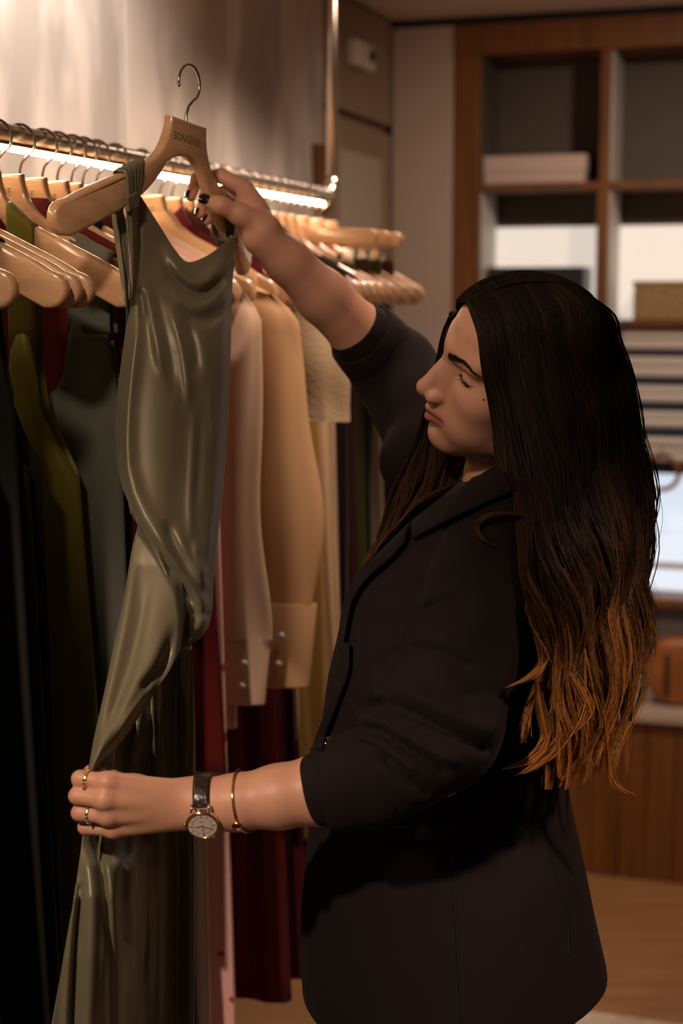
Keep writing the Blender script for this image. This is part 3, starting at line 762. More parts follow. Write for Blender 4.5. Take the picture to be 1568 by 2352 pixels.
Cn((0, .0885, .033), (0, .1130, -.006), .0072, .0088, .011)
E((0, .088, .002), (.013, .018, .024), .012)
Cn((.006, .088, .020), (.009, .096, -.010), .006, .007, .010, both=True)
E((0, .1140, -.0095), (.0088, .0090, .0085), .006)
E((.0125, .1035, -.0135), (.0075, .0115, .0082), .005, both=True)
E((0, .0925, -.0290), (.017, .011, .013), .010)
Cn((0, .114, -.0145), (0, .102, -.0205), .0042, .004, .005)
E((.0068, .109, -.0215), (.0032, .0055, .003), .002, 's', both=True)
Cn((0, .1015, -.0355), (.023, .0885, -.0385), .0060, .0024, .005, both=True)
Cn((0, .0985, -.0485), (.019, .0870, -.0430), .0076, .003, .005, both=True)
Cn((0, .1075, -.0418), (.025, .0915, -.0405), .0009, .0009, .003, 's', both=True)
E((0, .1015, -.058), (.014, .006, .0045), .008, 's')
EYE = (.0305, .0700, .0235); ER = .0122
E(EYE, (ER+.0016,)*3, .004, both=True)
# slit of the lowered eye
for sx in (1, -1):
    c = hw((EYE[0]*sx, EYE[1]+.0125, EYE[2]-.0035))
    tilt = HR@np.array([[1, 0, 0], [0, 1, 0], [0, 0, 1]]).astype(float)
    SK.ell(c, (.0130, .009, .0034), .0012, 's', R=tilt)
E((.072, -.006, .0), (.007, .017, .028), .006, both=True)
SK.chain([hw((0, -.010, -.040)), NB+np.array([.006, 0, .03]), NB+np.array([.01, 0, -.05])], [.048, .047, .055], .02)
SK.cone(hw((0, .018, -.058)), NB+np.array([-.012, 0, .02]), .022, .026, .02)

# ---- near (left) arm and hand
LW = at(452, 1849, 1.565)
la = [at(1000, 1745, 1.58), at(735, 1814, 1.565), at(640, 1830, 1.563), at(540, 1843, 1.563), LW]
SK.chain(la, [.040, .0345, .0315, .0275, .0250], .012)
SK.cone(at(452, 1835, 1.567), at(400, 1840, 1.566), .0225, .0225, .012)
MC = [at(247, 1797, 1.538), at(240, 1836, 1.532), at(247, 1873, 1.536), at(260, 1903, 1.546)]
for j, (a, r) in enumerate(zip(MC, (.0108, .0108, .0102, .0095))):
    SK.cone(at(425, 1828+j*14, 1.562), a, .0160, r, .0065); SK.ell(a-np.array([0, .001, 0]), (r*1.02,)*3, .005)
SK.ell(at(330, 1848, 1.576), (.042, .016, .028), .012)
def finger(J, R_, k=.0035): SK.chain(J, R_, k)
LF = [[MC[0], at(184, 1789, 1.545), at(196, 1785, 1.572), at(222, 1787, 1.584)],
      [MC[1], at(178, 1828, 1.541), at(190, 1826, 1.570), at(216, 1830, 1.584)],
      [MC[2], at(183, 1867, 1.545), at(194, 1866, 1.572), at(220, 1868, 1.585)],
      [MC[3], at(196, 1900, 1.556), at(203, 1899, 1.578), at(224, 1900, 1.590)]]
for f, s_ in zip(LF, (1.0, 1.02, .97, .88)): finger(f, [.0096*s_, .0086*s_, .0078*s_, .0068*s_])
LT = [at(410, 1822, 1.592), at(310, 1806, 1.604), at(250, 1790, 1.604), at(208, 1773, 1.594)]
finger(LT, [.015, .0118, .0095, .0078], .008)

# ---- far (right) arm and hand
RW = at(600, 543, 2.0)
ra = [at(905, 850, 2.13), at(828, 768, 2.085), at(740, 680, 2.05), at(660, 600, 2.02), RW]
SK.chain(ra, [.043, .0375, .0340, .0275, .0240], .012)
RMC = [at(564, 436, 2.03), at(578, 458, 2.045), at(588, 482, 2.056), at(594, 506, 2.062)]
for j, (a, r) in enumerate(zip(RMC, (.0112, .011, .0105, .0098))):
    SK.cone(at(612-3*j, 528+6*j, 2.005+.012*j), a, .0165, r, .010)
SK.ell(at(572, 492, 2.025), (.022, .022, .026), .012)
RF = [[RMC[0], at(508, 404, 2.047), at(452, 411, 2.032), at(438, 450, 2.016)],
      [RMC[1], at(522, 440, 2.066), at(470, 452, 2.048), at(460, 490, 2.030)],
      [RMC[2], at(535, 474, 2.076), at(490, 482, 2.060), at(476, 506, 2.044)],
      [RMC[3], at(548, 505, 2.080), at(515, 512, 2.070), at(500, 524, 2.058)]]
for f, s_ in zip(RF, (1.0, 1.0, .95, .86)): finger(f, [.0108*s_, .0092*s_, .0082*s_, .0068*s_])
RT = [at(608, 522, 1.995), at(553, 494, 1.985), at(508, 472, 1.976), at(474, 461, 1.980)]
finger(RT, [.017, .0128, .0100, .0084], .009)
# ---------------------------------------------------------------- skin mesh
def skin_parts():
    out = []
    out.append(SK.mesh(HC-.19, HC+np.array([.16, .19, .17]), .0019, smooth=1))
    lo = np.minimum.reduce([p for f in LF for p in f]+la+LT)-.05; hi = np.maximum.reduce([p for f in LF for p in f]+la+LT)+.05
    out.append(SK.mesh(lo, hi, .0017, smooth=1))
    lo = np.minimum.reduce([p for f in RF for p in f]+ra+RT)-.05; hi = np.maximum.reduce([p for f in RF for p in f]+ra+RT)+.06
    hi[0] = min(hi[0], .13)
    out.append(SK.mesh(lo, hi, .0019, smooth=1))
    TB = SDF()
    PEL = np.array([.165, 1.83, .95]); WST = np.array([.14, 1.83, 1.10])
    TB.ell(NB-np.array([0.01, 0, .13]), (.09, .14, .15), .04); TB.ell(WST, (.085, .11, .12), .05); TB.ell(PEL, (.10, .14, .12), .05)
    for a, b in ((SL, 0), (SR, 1)): TB.cone(NB-np.array([0, 0, .05]), a, .05, .045, .03)
    TB.chain([SL, la[0]], [.045, .040], .02); TB.chain([SR, ra[0]], [.045, .043], .02)
    for sy in (-1, 1):
        hip = PEL+np.array([.0, sy*.085, -.03]); TB.chain([hip, hip+np.array([0, 0, -.42]), hip+np.array([.03, 0, -.84])], [.085, .055, .038], .03)
        TB.chain([hip+np.array([.03, 0, -.86]), hip+np.array([-.12, 0, -.888])], [.038, .028], .02)
    TB.cone(NB, NB-np.array([0, 0, .1]), .05, .055, .03)
    out.append(TB.mesh((-.15, 1.45, 0), (.55, 2.3, 1.5), .009))
    return out
person = root('person', (.2, 1.83, 0), 'woman in a dark blazer with long wavy hair lifting a dress off the rail', 'person')
V, Fq = [], []; k = 0
for v, f in skin_parts(): V.append(v); Fq.append(f+k); k += len(v)
V = np.vstack(V); Fq = np.vstack(Fq)
# skin colour per vertex: lips, flush of the cheeks and nose, knuckles
q = (V-HC)@HR
colr = np.tile(np.array([.57, .290, .188]), (len(V), 1))
def mixc(w, c): colr[:] = colr*(1-w[:, None])+np.array(c)*w[:, None]
ax = np.abs(q[:, 0]); inhead = (np.linalg.norm(V-HC, axis=1) < .17)
def seg2(p, a, b):
    a = np.array(a); b = np.array(b); t = np.clip(((p-a)@(b-a))/((b-a)@(b-a)), 0, 1); return np.linalg.norm(p-a-t[:, None]*(b-a), axis=1)
qa = np.stack([ax, q[:, 1], q[:, 2]], 1)
wl_ = np.maximum(1-sstep(.0055, .0080, seg2(qa, (0, .1055, -.0375), (.022, .0915, -.0395))), 1-sstep(.0060, .0085, seg2(qa, (0, .1035, -.0470), (.019, .0905, -.0430))))
wl_ *= inhead*(q[:, 2] < -.0335)*(q[:, 2] > -.0535)*(q[:, 1] > .088)
mixc(np.exp(-((q[:, 1]-.113)/.02)**2-(ax/.022)**2-((q[:, 2]+.012)/.016)**2)*inhead*.30, (.56, .26, .19))
mixc(np.exp(-((ax-.045)/.016)**2-((q[:, 1]-.066)/.03)**2-((q[:, 2]+.012)/.02)**2)*inhead*.30, (.54, .25, .17))
mixc(wl_*.85, (.36, .105, .092))
for f_ in LF+RF+[LT, RT]:
    for p_, w_ in zip(f_, (.35, .45, .45, .6)): mixc(np.exp(-(np.linalg.norm(V-p_, axis=1)/.011)**2)*w_, (.55, .25, .18))
M['skin'] = mat('skin', (1, 1, 1), rough=.46, spec=.4, sss=.12, attr='tint', noise=.05, nscale=60, bump=.10, bscale=700)
body_o = mesh('body', V, Fq, M['skin'], person, attr={'tint': colr})
# eyes
def ball(name, c, r, axis, m, parent, cap=math.pi, n=14):
    axis = np.asarray(axis, float); axis /= np.linalg.norm(axis); u = np.cross(axis, [0, .3, 1]); u /= np.linalg.norm(u); v = np.cross(axis, u)
    Vv = [c+r*(axis*math.cos(a)+math.sin(a)*(u*math.cos(b)+v*math.sin(b))) for a in np.linspace(.001, cap, n) for b in np.arange(18)*math.pi/9]
    return mesh(name, Vv, grid_faces(n, 18, False, True), m, parent)
for sx in (1, -1):
    c = hw((EYE[0]*sx, EYE[1], EYE[2])); gz = HR@np.array([-.28, .90, -.34])
    e = ball('eye', c, ER, gz, mat('eye_white', (.36, .30, .27), rough=.25), person)
    ball('iris', c+gz*.0004, ER+.0001, gz, mat('iris_brown', (.035, .018, .010), rough=.1, coat=1), e, cap=.56)
# brows and lashes as fine hairs
def hairs(name, curves, r, m, parent, n=4):
    parts = [tube_vf(c, np.linspace(r, r*.25, len(c)), n, False) for c in curves]
    return mesh(name, *join_vf(parts), m, parent)
M['brow'] = mat('brow_hair', (.018, .011, .008), rough=.5)
rnd = np.random.RandomState(5)
def onface(P, out=.0):
    """drop head-frame points onto the face along the forward direction"""
    P = np.atleast_2d(P); o = hw(np.stack([P[:, 0], np.full(len(P), .135), P[:, 2]], 1)); d = np.tile(HR@np.array([0, -1., 0]), (len(P), 1))
    return SK.march(o, d)-d*out
for sx in (1, -1):
    bp = cr([(.0115, .0390), (.022, .0440), (.035, .0485), (.046, .0475), (.055, .0425)], 40); nbr = 420
    f = rnd.rand(nbr); a = bp[(f*39).astype(int)]; wd = lerp(.0040, .0012, f); off = rnd.uniform(-1, 1, nbr)*wd
    p0 = onface(np.stack([sx*(a[:, 0]+rnd.normal(size=nbr)*.0006), f*0, a[:, 1]+off], 1), .0002)
    g = np.stack([sx*(.35+.65*f), .10+0*f, (.95-1.15*f)-off*60], 1); dr = (g/np.linalg.norm(g, axis=1)[:, None])@HR.T
    n0 = SK.nrms(p0); dr = dr-n0*(dr*n0).sum(1)[:, None]*.95; L_ = lerp(.0075, .0062, f)[:, None]
    hairs('eyebrow', [[p0[i]+dr[i]*L_[i]*t+n0[i]*.0006*math.sin(t*2.2) for t in (0, .35, .7, 1)] for i in range(nbr)], .00022, M['brow'], person, 3)
    f = np.linspace(0, 1, 44); a = lerp(-.0118, .0125, f); z = EYE[2]-.0035+.0030*np.sqrt(np.maximum(0, 1-(a/.0135)**2))
    c0 = hw((EYE[0]*sx, EYE[1], EYE[2])); loc = np.stack([sx*a, np.sqrt(np.maximum(1e-6, (ER+.0016)**2-a**2-(z-EYE[2])**2)), z-EYE[2]], 1)
    p0 = c0+loc@HR.T
    g = np.stack([sx*(-.25+.95*f), .80+0*f, -.45+0*f], 1); dr = (g/np.linalg.norm(g, axis=1)[:, None])@HR.T; up_ = HR@np.array([0, 0, 1.])
    lj = rnd.uniform(.55, 1.1, 44); dr = dr+rnd.normal(size=dr.shape)*.16
    hairs('eyelash', [[p0[i]+dr[i]*(.0056+.0018*f[i])*lj[i]*t+up_*.0036*t*t for t in (0, .35, .7, 1)] for i in range(0, 44)], .00026, M['brow'], person, 3)
    a = np.linspace(-.0118, .0150, 18); z = EYE[2]-.0030+.0021*np.sqrt(np.maximum(0, 1-(a/.0150)**2))+.004*np.maximum(0, (a-.010)/.006)
    tube('eyeliner', onface(np.stack([sx*(EYE[0]+a), a*0, z], 1), .0002), np.r_[np.linspace(.0003, .0008, 12), np.linspace(.0008, .0002, 6)], M['brow'], person, n=5)
# mole
tube('mole', [SK.hit(1110, 918)-np.array([0, .0004, 0]), SK.hit(1110, 918)+np.array([0, .001, 0])], .0012, mat('mole', (.10, .045, .03), rough=.5), person, n=7)
# nails, dark polish
M['nail'] = mat('dark_nail_polish', (.014, .005, .007), rough=.12, coat=1.0)
def nail(tipp, prev, out, w=.0062, L_=.0105, r=.0072):
    t = np.asarray(tipp)-np.asarray(prev); t /= np.linalg.norm(t); out = np.asarray(out, float); out -= t*(out@t); out /= np.linalg.norm(out); s = np.cross(t, out)
    n, k = 8, 7; Vn = np.zeros((n, k, 3))
    for i in range(n):
        f = i/(n-1)*2-1; ww = w*(1-max(0, abs(f)-.45)**2*1.6)
        for j in range(k):
            g = (j/(k-1)*2-1); an = g*ww/r
            Vn[i, j] = np.asarray(tipp)+t*(f*L_*.5+.0015)+r*(out*math.cos(an)+s*math.sin(an))+out*(.0008-.0012*max(f, 0)**2)
    return thick('fingernail', Vn, n, k, M['nail'], person, .0008)
camv = lambda p: (CO-np.asarray(p))/np.linalg.norm(CO-np.asarray(p))
nail(RT[3], RT[2], camv(RT[3])+np.array([.1, 0, .25]), r=.0082, w=.0075, L_=.0135)
for f, s_ in zip(RF[:3], (1, 1, .95)):
    nail(f[3], f[2], np.array([-.75, -.62, .05]), r=.0069*s_)
nail(RF[3][3], RF[3][2], np.array([-.75, -.55, .05]), r=.006)
nail(LT[3], LT[2], np.array([.0, -.55, .85]), r=.0078, w=.007, L_=.012)
for f in LF: nail(f[3], f[2], np.array([0, 1, .1]), r=.0068)
# ---------------------------------------------------------------- blazer (implicit), trousers, top
M['blazer'] = mat('aubergine_wool_suiting', (.0120, .0080, .0080), rough=.85, spec=.1, sheen=.03, sheen_tint=(.5, .4, .4), bump=.15, bscale=1200)
M['blazer_lining'] = mat('black_lining', (.008, .007, .007), rough=.45)
M['top'] = mat('blackish_green_jersey', (.012, .013, .010), rough=.9, bump=.1, bscale=900)
M['trouser'] = mat('black_trouser_cloth', (.007, .006, .006), rough=.85)
def zat(py, Y=1.83): return float(at(1000, py, Y)[2])
YC = 1.83
rows_ = [  # py, front px, back px, lateral half width, centre Y
    (1105, 1085, 1240, .060, 1.845), (1150, 1010, 1290, .110, 1.84), (1200, 930, 1325, .150, 1.835), (1260, 862, 1345, .165, 1.83), (1340, 812, 1350, .170, 1.83), (1450, 778, 1325, .172, 1.83),
    (1560, 752, 1290, .168, 1.83), (1700, 733, 1285, .168, 1.83), (1830, 715, 1305, .178, 1.83), (1950, 703, 1332, .190, 1.83),
    (2080, 692, 1358, .202, 1.83), (2200, 690, 1385, .212, 1.83), (2330, 700, 1400, .215, 1.83)]
TZ = np.array([zat(r[0]) for r in rows_])[::-1]
TX = np.array([(at(r[1], r[0], YC)[0]+at(r[2], r[0], YC)[0])/2 for r in rows_])[::-1]
TA = np.array([(at(r[2], r[0], YC)[0]-at(r[1], r[0], YC)[0])/2 for r in rows_])[::-1]
TBb = np.array([r[3] for r in rows_])[::-1]; TY = np.array([r[4] for r in rows_])[::-1]
ZH = zat(2178, 1.87)
def torso_fn(P, grow=0.0, zcap=True):
    z = P[..., 2]; cx = np.interp(z, TZ, TX); cy = np.interp(z, TZ, TY); a = np.interp(z, TZ, TA)+grow; b = np.interp(z, TZ, TBb)+grow
    X = (P[..., 0]-cx)/a; Y = (P[..., 1]-cy)/b
    k0 = (np.abs(X)**2.3+np.abs(Y)**2.3)**(1/2.3); g = np.sqrt((X/a)**2+(Y/b)**2)/np.maximum(np.sqrt(X*X+Y*Y), 1e-6)
    d = (k0-1)/np.maximum(g, 1e-3)
    d = np.where(k0 > 1, d, np.maximum(d, -.06))
    if zcap: d = np.maximum(d, z-TZ[-1])
    return d
BZ = SDF()
BZ.add(torso_fn, (.2, 1.83, 1.1), .55, .02)
# shoulders and sleeves
LSL = [at(1165, 1245, 1.685), at(1070, 1470, 1.635), at(1000, 1680, 1.590), at(900, 1765, 1.572), at(745, 1811, 1.562)]
BZ.cone(NB+np.array([.02, -.02, -.015]), SL+np.array([.01, .02, .0]), .060, .062, .04)
BZ.cone(NB+np.array([.02, .03, -.02]), SR+np.array([.01, 0, .0]), .060, .062, .04)
BZ.chain(LSL[:3], [.068, .0635, .063], .014)
BZ.chain(LSL[2:], [.062, .0505, .0385], .016)
EB = at(905, 850, 2.13)
RSL = [SR, EB, at(832, 772, 2.088)]
BZ.chain(RSL, [.066, .056, .0445], .02)
BZ.cone(SR+np.array([0, 0, -.03]), at(960, 1060, 1.99), .06, .05, .03)
# hem: lower edge, cut away in front
def hem_fn(P):
    x = P[..., 0]; fr_ = np.clip((-.01-x)/.06, 0, 1)
    return (ZH-.050*np.clip((.30-x)/.22, 0, 1)+.05*fr_*fr_)-P[..., 2]
BZ.add(hem_fn, (.2, 1.83, .8), 1.0, .004, 'i')
# creases: ridges (+) and valleys (-) drawn on the near side
CRE = [  # amplitude m, width px, polyline in photo pixels
    (-.012, 20, [(960, 1320), (935, 1380), (925, 1440), (912, 1490), (884, 1552)]),
    (.007, 22, [(985, 1320), (962, 1390), (948, 1440)]),
    (-.006, 11, [(930, 1432), (975, 1400), (1030, 1376)]), (.005, 14, [(945, 1400), (985, 1372), (1040, 1352)]),
    (-.006, 12, [(908, 1502), (960, 1490), (1010, 1500), (1075, 1528)]), (.005, 14, [(915, 1475), (970, 1466), (1020, 1474)]),
    (.012, 20, [(858, 1585), (880, 1562), (955, 1598), (1063, 1650), (1130, 1676)]),
    (-.013, 12, [(838, 1630), (880, 1618), (950, 1640), (1030, 1685), (1110, 1722)]),
    (.010, 13, [(828, 1650), (880, 1656), (930, 1690), (985, 1722), (1040, 1750)]),
    (-.009, 9, [(822, 1672), (870, 1678), (925, 1712), (975, 1745), (1020, 1772)]),
    (.007, 10, [(818, 1692), (860, 1700), (905, 1730), (950, 1768)]),
    (-.008, 8, [(812, 1708), (855, 1716), (895, 1750), (940, 1790), (975, 1818)]),
    (.006, 12, [(830, 1725), (868, 1760), (905, 1800), (950, 1840)]),
    (-.008, 8, [(806, 1720), (834, 1768), (862, 1822), (880, 1870), (884, 1905)]),
    (-.006, 8, [(905, 1788), (935, 1830), (958, 1862)]),
    (.004, 30, [(1050, 1290), (1100, 1330), (1120, 1420)]),
    (-.004, 14, [(1170, 1600), (1120, 1590), (1060, 1600)])]
def crease_fn(P):
    x, y = proj(P); d = np.zeros(x.shape); near = sstep(1.74, 1.66, P[..., 1])
    if not (near > 0).any(): return d
    for a, w, pl in CRE:
        d -= .75*a*np.exp(-(pdist(x, y, pl)/w)**2)
    # faint drape of the skirt of the jacket
    d -= .004*np.sin((x-690)/70.+(y-1900)/260.)*sstep(1850, 2100, y)+.003*np.sin((x+y)/55.)*sstep(1300, 1400, y)*(1-sstep(1700, 1800, y))
    return d*near
BZ.add(crease_fn, (.12, 1.62, 1.15), .62, .01, 'd')
V, Fq = BZ.mesh((-.12, 1.46, ZH-.03), (.52, 2.28, 1.56), .0036, smooth=3)
bz = mesh('blazer', V, Fq, M['blazer'], person, label='dark aubergine single breasted blazer')
# turned-up cuffs
def cuff(p0, p1, r0, r1, name='cuff'):
    p0 = np.asarray(p0); p1 = np.asarray(p1); ax_ = (p1-p0)/np.linalg.norm(p1-p0); u = np.cross(ax_, [0, 0, 1.]); u /= np.linalg.norm(u); v = np.cross(ax_, u)
    L_ = np.linalg.norm(p1-p0); prof = [(-.0015, r0-.003), (0, r0+.001), (.2, lerp(r0, r1, .2)+.0025), (.6, lerp(r0, r1, .6)+.003), (.96, r1+.003), (1.0, r1+.001), (1.0, r1-.002), (.9, r1-.0045), (.5, lerp(r0, r1, .5)-.006)]
    n = 56; Vc = []
    for t, r in prof:
        for j in range(n):
            a = j*2*math.pi/n; rr = r*(1+.020*math.sin(3*a+1)+.014*math.sin(5*a+2+t*2))
            Vc.append(p0+ax_*(t*L_ if t >= 0 else t)+rr*(u*math.cos(a)*1.0+v*math.sin(a)*1.04))
    return mesh(name, Vc, grid_faces(len(prof), n, False, True), M['blazer'], bz)
cuff(at(880, 1776, 1.569), at(731, 1812, 1.560), .0500, .0395)
cuff(at(872, 814, 2.112), at(828, 768, 2.086), .0500, .0440)
# black shirt cuff peeping out of the near sleeve
tube('sleeve_lining', [at(760, 1810, 1.562), at(726, 1817, 1.560)], [.0375, .0365], M['blazer_lining'], bz, n=36)
# ---- sheets laid on the blazer: lapels, collar, shirt front, pocket
def on_blazer(curveA, curveB, n, k, lift, roll=0.0, src=BZ, y0=1.2):
    A = cr(curveA, n); B = cr(curveB, n); px_ = np.array([lerp(A[i], B[i], j/(k-1)) for i in range(n) for j in range(k)])
    P = src.hits(px_, y0); N = src.nrms(P, .006)
    f = np.tile(np.linspace(0, 1, k), n); return P+N*(lift+roll*np.sin(f*math.pi*.9))[:, None]
upper = [(1150, 1078), (1062, 1134), (975, 1192), (905, 1258), (850, 1318), (812, 1368)]
lowerL = [(1176, 1140), (1116, 1166), (1053, 1197), (1000, 1224), (957, 1247)]
V = on_blazer([(1150, 1078), (1100, 1108), (1050, 1141), (1000, 1174), (958, 1205)], lowerL, 26, 12, .006, .004); thick('collar', V, 26, 12, M['blazer'], bz, .004)
V = on_blazer([(962, 1202), (905, 1258), (850, 1318), (815, 1365), (803, 1420), (797, 1480)], [(940, 1258), (908, 1292), (858, 1336), (826, 1382), (812, 1440), (803, 1500)], 30, 12, .007, .005); thick('lapel', V, 30, 12, M['blazer'], bz, .004)
# near front edge running down to the button
V = on_blazer([(800, 1480), (795, 1545), (768, 1620), (742, 1690), (727, 1735)], [(815, 1480), (812, 1545), (786, 1620), (760, 1690), (745, 1735)], 24, 6, .006, .003); thick('front_edge', V, 24, 6, M['blazer'], bz, .005)
# shirt front between the lapels
TP = SDF(); TP.chain([NB+np.array([.006, 0, .022]), NB+np.array([.0, 0, -.03])], [.054, .062], .02); TP.add(lambda P: torso_fn(P, -.022, False), (.2, 1.83, 1.2), .5, .03)
TP.add(lambda P: P[..., 2]-(NB[2]+.030+.25*(P[..., 0]-NB[0])), NB, 1.0, .006, 'i'); TP.add(lambda P: 1.12-P[..., 2], NB, 1.0, .004, 'i')
V, Fq = TP.mesh((-.06, 1.6, 1.1), (.4, 2.08, 1.45), .005, smooth=2); 
V2 = on_blazer([(1100, 1085), (1040, 1120), (985, 1165), (930, 1215), (880, 1265), (848, 1302)], [(1148, 1084), (1062, 1138), (975, 1196), (905, 1262), (850, 1322), (816, 1366)], 26, 10, .002)
mesh('knit_top', V, Fq, M['top'], person, label='blackish green high neck top')
thick('shirt_front', V2, 26, 10, M['top'], person, .002)
# welt pocket, seams, buttons
V = on_blazer([(850, 1906), (930, 1903), (1010, 1903), (1088, 1905)], [(849, 1930), (930, 1932), (1010, 1932), (1088, 1928)], 22, 6, .0012, .0015); thick('pocket', V, 22, 6, M['blazer'], bz, .003)
def seam(pts, r=.0011, n=40):
    P = BZ.hits(cr(pts, n)); N = BZ.nrms(P, .006); tube('seam', P+N*.0002, r, M['blazer_lining'], bz, n=5)
seam([(848, 1905), (930, 1901), (1010, 1901), (1090, 1904)], .0014)
seam([(1040, 1960), (1045, 2080), (1052, 2200), (1060, 2345)])
seam([(1248, 1850), (1255, 1930), (1278, 2020), (1300, 2110), (1308, 2200)])
def button(px_, py_, r=.0095):
    p = BZ.hit(px_, py_); nn = BZ.nrm(p, .006); u = np.cross(nn, [0, 0, 1.]); u /= np.linalg.norm(u); v = np.cross(nn, u); Vb = []
    for h, rr in ((.004, .0005), (.004, .006), (.0042, .0075), (.0062, .0085), (.0058, .0095), (.003, .0095), (.002, .004)):
        Vb += [p+nn*h+rr/.0095*r*(u*math.cos(a)+v*math.sin(a)) for a in np.arange(20)*math.pi/10]
    return mesh('button', Vb, grid_faces(7, 20, False, True), mat('black_button', (.006, .006, .007), rough=.15, coat=1), bz)
button(752, 1712)
# trousers and shoes
TR = SDF(); PEL = np.array([.185, 1.83, .95])
for sy in (-1, 1):
    hip = PEL+np.array([-.012, sy*.078, -.02]); TR.chain([hip, hip+np.array([.01, 0, -.42]), hip+np.array([.04, 0, -.83])], [.090, .092, .085], .03)
TR.add(lambda P: .095-P[..., 2], PEL, 2, .004, 'i'); TR.add(lambda P: P[..., 2]-(ZH+.05), PEL, 2, .004, 'i')
V, Fq = TR.mesh((-.1, 1.55, .05), (.5, 2.12, ZH+.1), .008, smooth=2); mesh('trousers', V, Fq, M['trouser'], person, label='black trousers')
for sy in (-1, 1):
    S2 = SDF(); h = PEL+np.array([.035, sy*.085, -.95])
    S2.chain([h+np.array([.03, 0, .045]), h+np.array([-.05, 0, .035]), h+np.array([-.15, 0, .025])], [.040, .038, .030], .03)
    S2.add(lambda P: .002-P[..., 2], h, 1, .004, 'i'); V, Fq = S2.mesh(h-np.array([.25, .08, .02]), h+np.array([.12, .08, .12]), .006, smooth=1)
    mesh('shoe', V, Fq, mat('black_leather_shoe', (.01, .009, .009), rough=.3), person)
# ================================================================ the held hanger and satin dress
HHT = np.array([-.1891, 1.9517, 1.8153])
HHR = np.array([[.4725, -.8761, .0959], [.8753, .4792, .0655], [-.1033, .0529, .9932]])
U_, _, Vt_ = np.linalg.svd(HHR); HHR = U_@Vt_
hh = copy_tree(HPROTO); hh.name = 'wooden_hanger_held'; hh['label'] = 'wooden hanger lifted off the rail in the woman\'s raised hand'
if 'group' in hh: del hh['group']
hh.name = 'coat_hanger'
mw = Matrix([list(HHR[i])+[float((HHT-HHR@np.array([0, 0, NZ]))[i])] for i in range(3)]+[[0, 0, 0, 1]])
hh.matrix_world = mw; hh.rotation_mode = 'QUATERNION'; hh.location = mw.to_translation(); hh.rotation_quaternion = mw.to_quaternion()
def hl(p): return HHT+np.asarray(p, float)@HHR.T      # hanger frame (origin neck top) -> room
def satin(name, col, rough=.47):
    m = mat(name, col, rough=rough, metal=.28, spec=.5, bump=.05, bscale=500, bstretch=(6, 6, .6), sheen=.15, sheen_tint=(.8, .78, .6), noise=.04, nscale=20)
    return m
M['satin'] = satin('olive_satin_cloth', (.180, .158, .098))
dr = root('satin_dress', at(300, 2352, 1.75)*np.array([1, 1, 0]), 'sage olive satin slip dress on the hanger the woman holds', 'dress')
def panel(name, top, bot, left, right, depth, ridges, n, k, th=.0012, parent=dr, m=None, soft=0.0):
    """Coons patch between four pixel curves, given real depth and folds"""
    T = cr(top, k); B = cr(bot, k); L = cr(left, n); R = cr(right, n); P = np.zeros((n, k, 2))
    for i in range(n):
        v = i/(n-1)
        for j in range(k):
            u = j/(k-1)
            P[i, j] = (1-v)*T[j]+v*B[j]+(1-u)*L[i]+u*R[i]-((1-u)*(1-v)*T[0]+u*(1-v)*T[-1]+(1-u)*v*B[0]+u*v*B[-1])
    x, y = P[..., 0], P[..., 1]; u = np.linspace(0, 1, k)[None]*np.ones((n, 1)); v = np.linspace(0, 1, n)[:, None]*np.ones((1, k))
    Y = depth(x, y, u, v)
    for r in ridges:
        a, w, pl = r[:3]; pl = [tuple(q_) for q_ in cr(pl, 14)] if len(pl) > 2 else pl
        d, tq = pdist2(x, y, pl); e = np.minimum(sstep(0, .28, tq), sstep(1.0, .72, tq))
        if len(r) > 3: e = 1.0
        Y = Y-.85*a*np.exp(-(d/(w*1.1))**2)*e
    W_ = np.array([[at(x[i, j], y[i, j], Y[i, j]) for j in range(k)] for i in range(n)])
    return thick(name, W_, n, k, m or M['satin'], parent, th)
ip = lambda t, xs, ys: np.interp(t, xs, ys)
